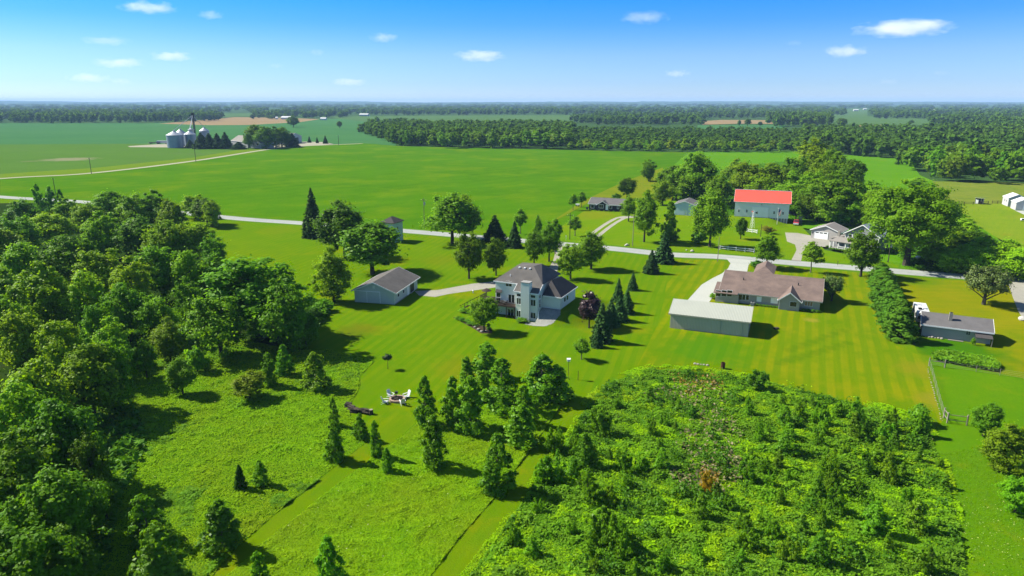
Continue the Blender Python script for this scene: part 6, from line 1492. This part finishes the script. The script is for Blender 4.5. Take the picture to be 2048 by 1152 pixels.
# vehicles
def wheels(o, xs, ys, r, w):
    for x in xs:
        for y in ys:
            wl_ = MB().tube([(x - w / 2, y, r), (x + w / 2, y, r)], r, 18).build('wheel', M_BLACK, o); MB().tube([(x - w / 2 - .01, y, r), (x + w / 2 + .01, y, r)], r * .58, 12).build('rim', M_GALVR, wl_)
tk = thing('pickup_truck', 1592, 449, 'red pickup truck with a white front parked beside the barn lean-to', 'pickup truck', -.42)
M_TRED = surf('red_car_paint', (.48, .03, .06), (.44, .03, .055), 1, .3, .5)
bd = MB(); prof = [(-2.7, .45), (-2.7, 1.0), (-2.55, 1.12), (-1.2, 1.22), (2.7, 1.2), (2.7, .45)]
bd.prism([(-.95, y, z) for y, z in prof], (1.9, 0, 0)); bd.build('body', M_TRED, tk, bevel=.06)
cabm = MB().prism([(-.82, -1.2, 1.2), (-.82, -.55, 1.85), (-.82, .75, 1.88), (-.82, 1.0, 1.2)], (1.64, 0, 0)).build('cab', M_TRED, tk, bevel=.05)
MB().prism([(-.74, -1.2, 1.26), (.74, -1.2, 1.26), (.68, -.62, 1.8), (-.68, -.62, 1.8)], (0, -.02, 0)).build('windshield', M_GLASS, cabm)
for s in (-1, 1): MB().prism([(s * .83, -1.0, 1.28), (s * .83, -.5, 1.78), (s * .83, .6, 1.8), (s * .83, .8, 1.28)], (s * .02, 0, 0)).build('side_window', M_GLASS, cabm)
MB().box(-.98, .98, -2.82, -2.66, .42, .72).build('bumper', M_WHITE, tk, bevel=.03); MB().box(-.6, .6, -2.74, -2.705, .76, 1.0).build('grille', M_WHITE, tk)
for s in (-.78, .78): MB().box(s - .14, s + .14, -2.745, -2.70, .78, .98).build('headlight', M_DOORW, tk)
MB().box(-.8, .8, 1.1, 2.6, 1.16, 1.204).build('bed', M_BLACK, tk); wheels(tk, (-.85, .85), (-1.75, 1.75), .4, .26)
lb_ = thing('lumber_stack', 1600, 447, 'tan stack of boards standing behind the red pickup', 'lumber', -.4)
mb = MB()
for i in range(5): mb.box(-.7 + i * .28, -.45 + i * .28, 0, .25, 0, 3.0 - .25 * (i % 3))
mb.build('boards', M_WOODL, lb_); MB().box(-.8, .75, -.03, -.005, .8, 1.0).build('strap', M_BLACK, lb_)

rv = thing('camper_trailer', 1843, 650, 'white camper trailer squeezed between the hedge and the low grey building', 'camper', -.42)
M_RV = surf('white_gelcoat', (.74, .75, .75), (.68, .69, .70), .6, .35, .5)
prof = [(0, .55), (-.35, 1.6), (.15, 2.95), (7.2, 3.05), (7.5, 1.5), (7.3, .55)]
MB().prism([(-1.2, y, z) for y, z in prof], (2.4, 0, 0)).build('body', M_RV, rv, bevel=.06)
MB().box(-1.23, -1.21, 1.0, 6.9, .75, 1.05).build('stripe', M_BLACK, rv)
for y0 in (.9, 3.0, 5.2): MB().box(-1.235, -1.212, y0, y0 + 1.0, 1.5, 2.3).build('window', M_GLASS, rv)
for (x, y, a, b, nm) in ((-.5, 1.6, .35, .35, 'roof_vent'), (.35, 2.6, .35, .5, 'air_conditioner'), (-.3, 5.2, .3, .3, 'roof_vent')): MB().box(x - a, x + a, y - b, y + b, 3.03, 3.32).build(nm, M_BLACK if nm == 'roof_vent' and y < 2 else M_WHITE, rv, bevel=.04)
MB().box(-1.0, 1.0, -.36, -.30, 1.35, 2.0).build('front_window', M_GLASS, rv); MB().tube([(0, 0, .6), (0, -1.4, .55)], .07, 6).build('hitch', M_BLACK, rv); wheels(rv, (-1.05, 1.05), (3.4, 4.4), .38, .24)
for k, (x, y, lab) in enumerate([(1834.5, 664, 'dark junk heap of scrap in the gap between hedge and low grey building'), ]):
    o = thing('scrap_heap', x, y, lab, 'scrap', .2)
    for j in range(6): MB().box(-.6 + j * .2, -.3 + j * .2, -.3 + .1 * (j % 3), .1 + .1 * (j % 3), 0, .4 + .25 * (j % 4)).build('board', M_WOODD if j % 2 else M_WOODL, o)
fw_ = thing('hay_feeder', 2046, 442, 'small pale feeder box on the far lawn at the right edge', 'feeder', -.3)
MB().box(-.8, .8, -.5, .5, .3, 1.0).build('box', M_WHITE, fw_); MB().box(-.6, .6, -.52, -.505, .4, .9).build('opening', M_BLACK, fw_)
for x in (-.7, .7): MB().box(x - .06, x + .06, -.4, .4, 0, .3).build('leg', M_WOODD, fw_)

# ------------------------------------------------------------------ small fair-weather clouds
cm, cnt, cout = new_mat('cloud_vapour')
ctc = N(cnt, 'ShaderNodeTexCoord'); vl = N(cnt, 'ShaderNodeVectorMath', operation='LENGTH'); cnt.links.new(ctc.outputs['Object'], vl.inputs[0])
oi = N(cnt, 'ShaderNodeObjectInfo'); va = N(cnt, 'ShaderNodeVectorMath', operation='ADD'); cnt.links.new(ctc.outputs['Object'], va.inputs[0]); cx_ = N(cnt, 'ShaderNodeCombineXYZ'); cnt.links.new(math_n(cnt, 'MULTIPLY', oi.outputs['Random'], 60), cx_.inputs[0]); cnt.links.new(cx_.outputs[0], va.inputs[1])
mpc = N(cnt, 'ShaderNodeMapping'); mpc.inputs['Scale'].default_value = (1.6, 1.6, .8); cnt.links.new(va.outputs[0], mpc.inputs[0])
nz_ = noise(cnt, mpc.outputs[0], 1.5, 4, .6)
dens = math_n(cnt, 'SUBTRACT', math_n(cnt, 'ADD', math_n(cnt, 'MULTIPLY', nz_, 2.1), -.2), vl.outputs['Value'])
dens = ramp(cnt, dens, 0.0, .55)
sc_ = N(cnt, 'ShaderNodeSeparateColor'); cnt.links.new(oi.outputs['Color'], sc_.inputs[0])
pvc = N(cnt, 'ShaderNodeVolumePrincipled'); pvc.inputs['Color'].default_value = (1, 1, 1, 1); pvc.inputs['Anisotropy'].default_value = .0
cnt.links.new(math_n(cnt, 'MULTIPLY', math_n(cnt, 'MULTIPLY', dens, .0018), sc_.outputs['Red']), pvc.inputs['Density']); cnt.links.new(pvc.outputs[0], cout.inputs['Volume'])
bmc = bmesh.new(); bmesh.ops.create_icosphere(bmc, subdivisions=3, radius=1.0); cme = bpy.data.meshes.new('cloud'); bmc.to_mesh(cme); bmc.free(); cme.materials.append(cm)
for px_, py_, wp, hp, den, lab in [(1806, 57, 165, 26, 1.4, 'largest white cloud, high at the right'), (1692, 103, 80, 20, 1.2, 'oval white cloud below and left of the largest one'), (1287, 35, 90, 20, .6, 'thin grey-white cloud near the top right of centre'), (960, 112, 95, 18, 1.2, 'flat white cloud right of centre above the field'),
    (768, 75, 52, 16, 1.0, 'small white cloud left of the sky centre'), (297, 15, 100, 20, 1.2, 'flat white cloud at the very top left'), (420, 30, 48, 14, .9, 'small white cloud right of the top left one'), (213, 82, 84, 15, .5, 'faint wispy cloud under the top left one'),
    (343, 113, 76, 16, 1.2, 'bright small cloud in a group of four at the left'), (240, 126, 92, 17, 1.0, 'two-lobed cloud in the group of four at the left'), (178, 156, 74, 15, 1.0, 'lowest left white cloud over the far wood'), (243, 163, 44, 11, .7, 'faint small cloud right of the lowest left one'),
    (699, 164, 66, 13, 1.0, 'low white cloud above the far barn'), (1354, 147, 48, 12, 1.0, 'small low white cloud above the young wood'), (635, 105, 32, 11, .5, 'barely visible wisp left of the small central cloud'), (552, 132, 32, 9, .4, 'faint wisp over the lone field trees'), (1588, 86, 30, 9, .35, 'faint wisp left of the oval white cloud'), (1880, 146, 34, 9, .35, 'faint wisp below the largest cloud'), (1776, 163, 36, 9, .35, 'faintest wisp, low over the right wood'), (1715, 66, 30, 10, .5, 'scrap of vapour at the left tip of the largest cloud')]:
    r = ray(px_, py_); r = r / r[1]; q = CAM + r * 9000; k = scale_at(q)
    o = link('cloud', cme); o.location = q; o.scale = (wp / k * .62, wp / k * .5, hp / k * .72); o.color = (den, 1, 1, 1); tag(o, lab, 'cloud', 'small fair-weather clouds')
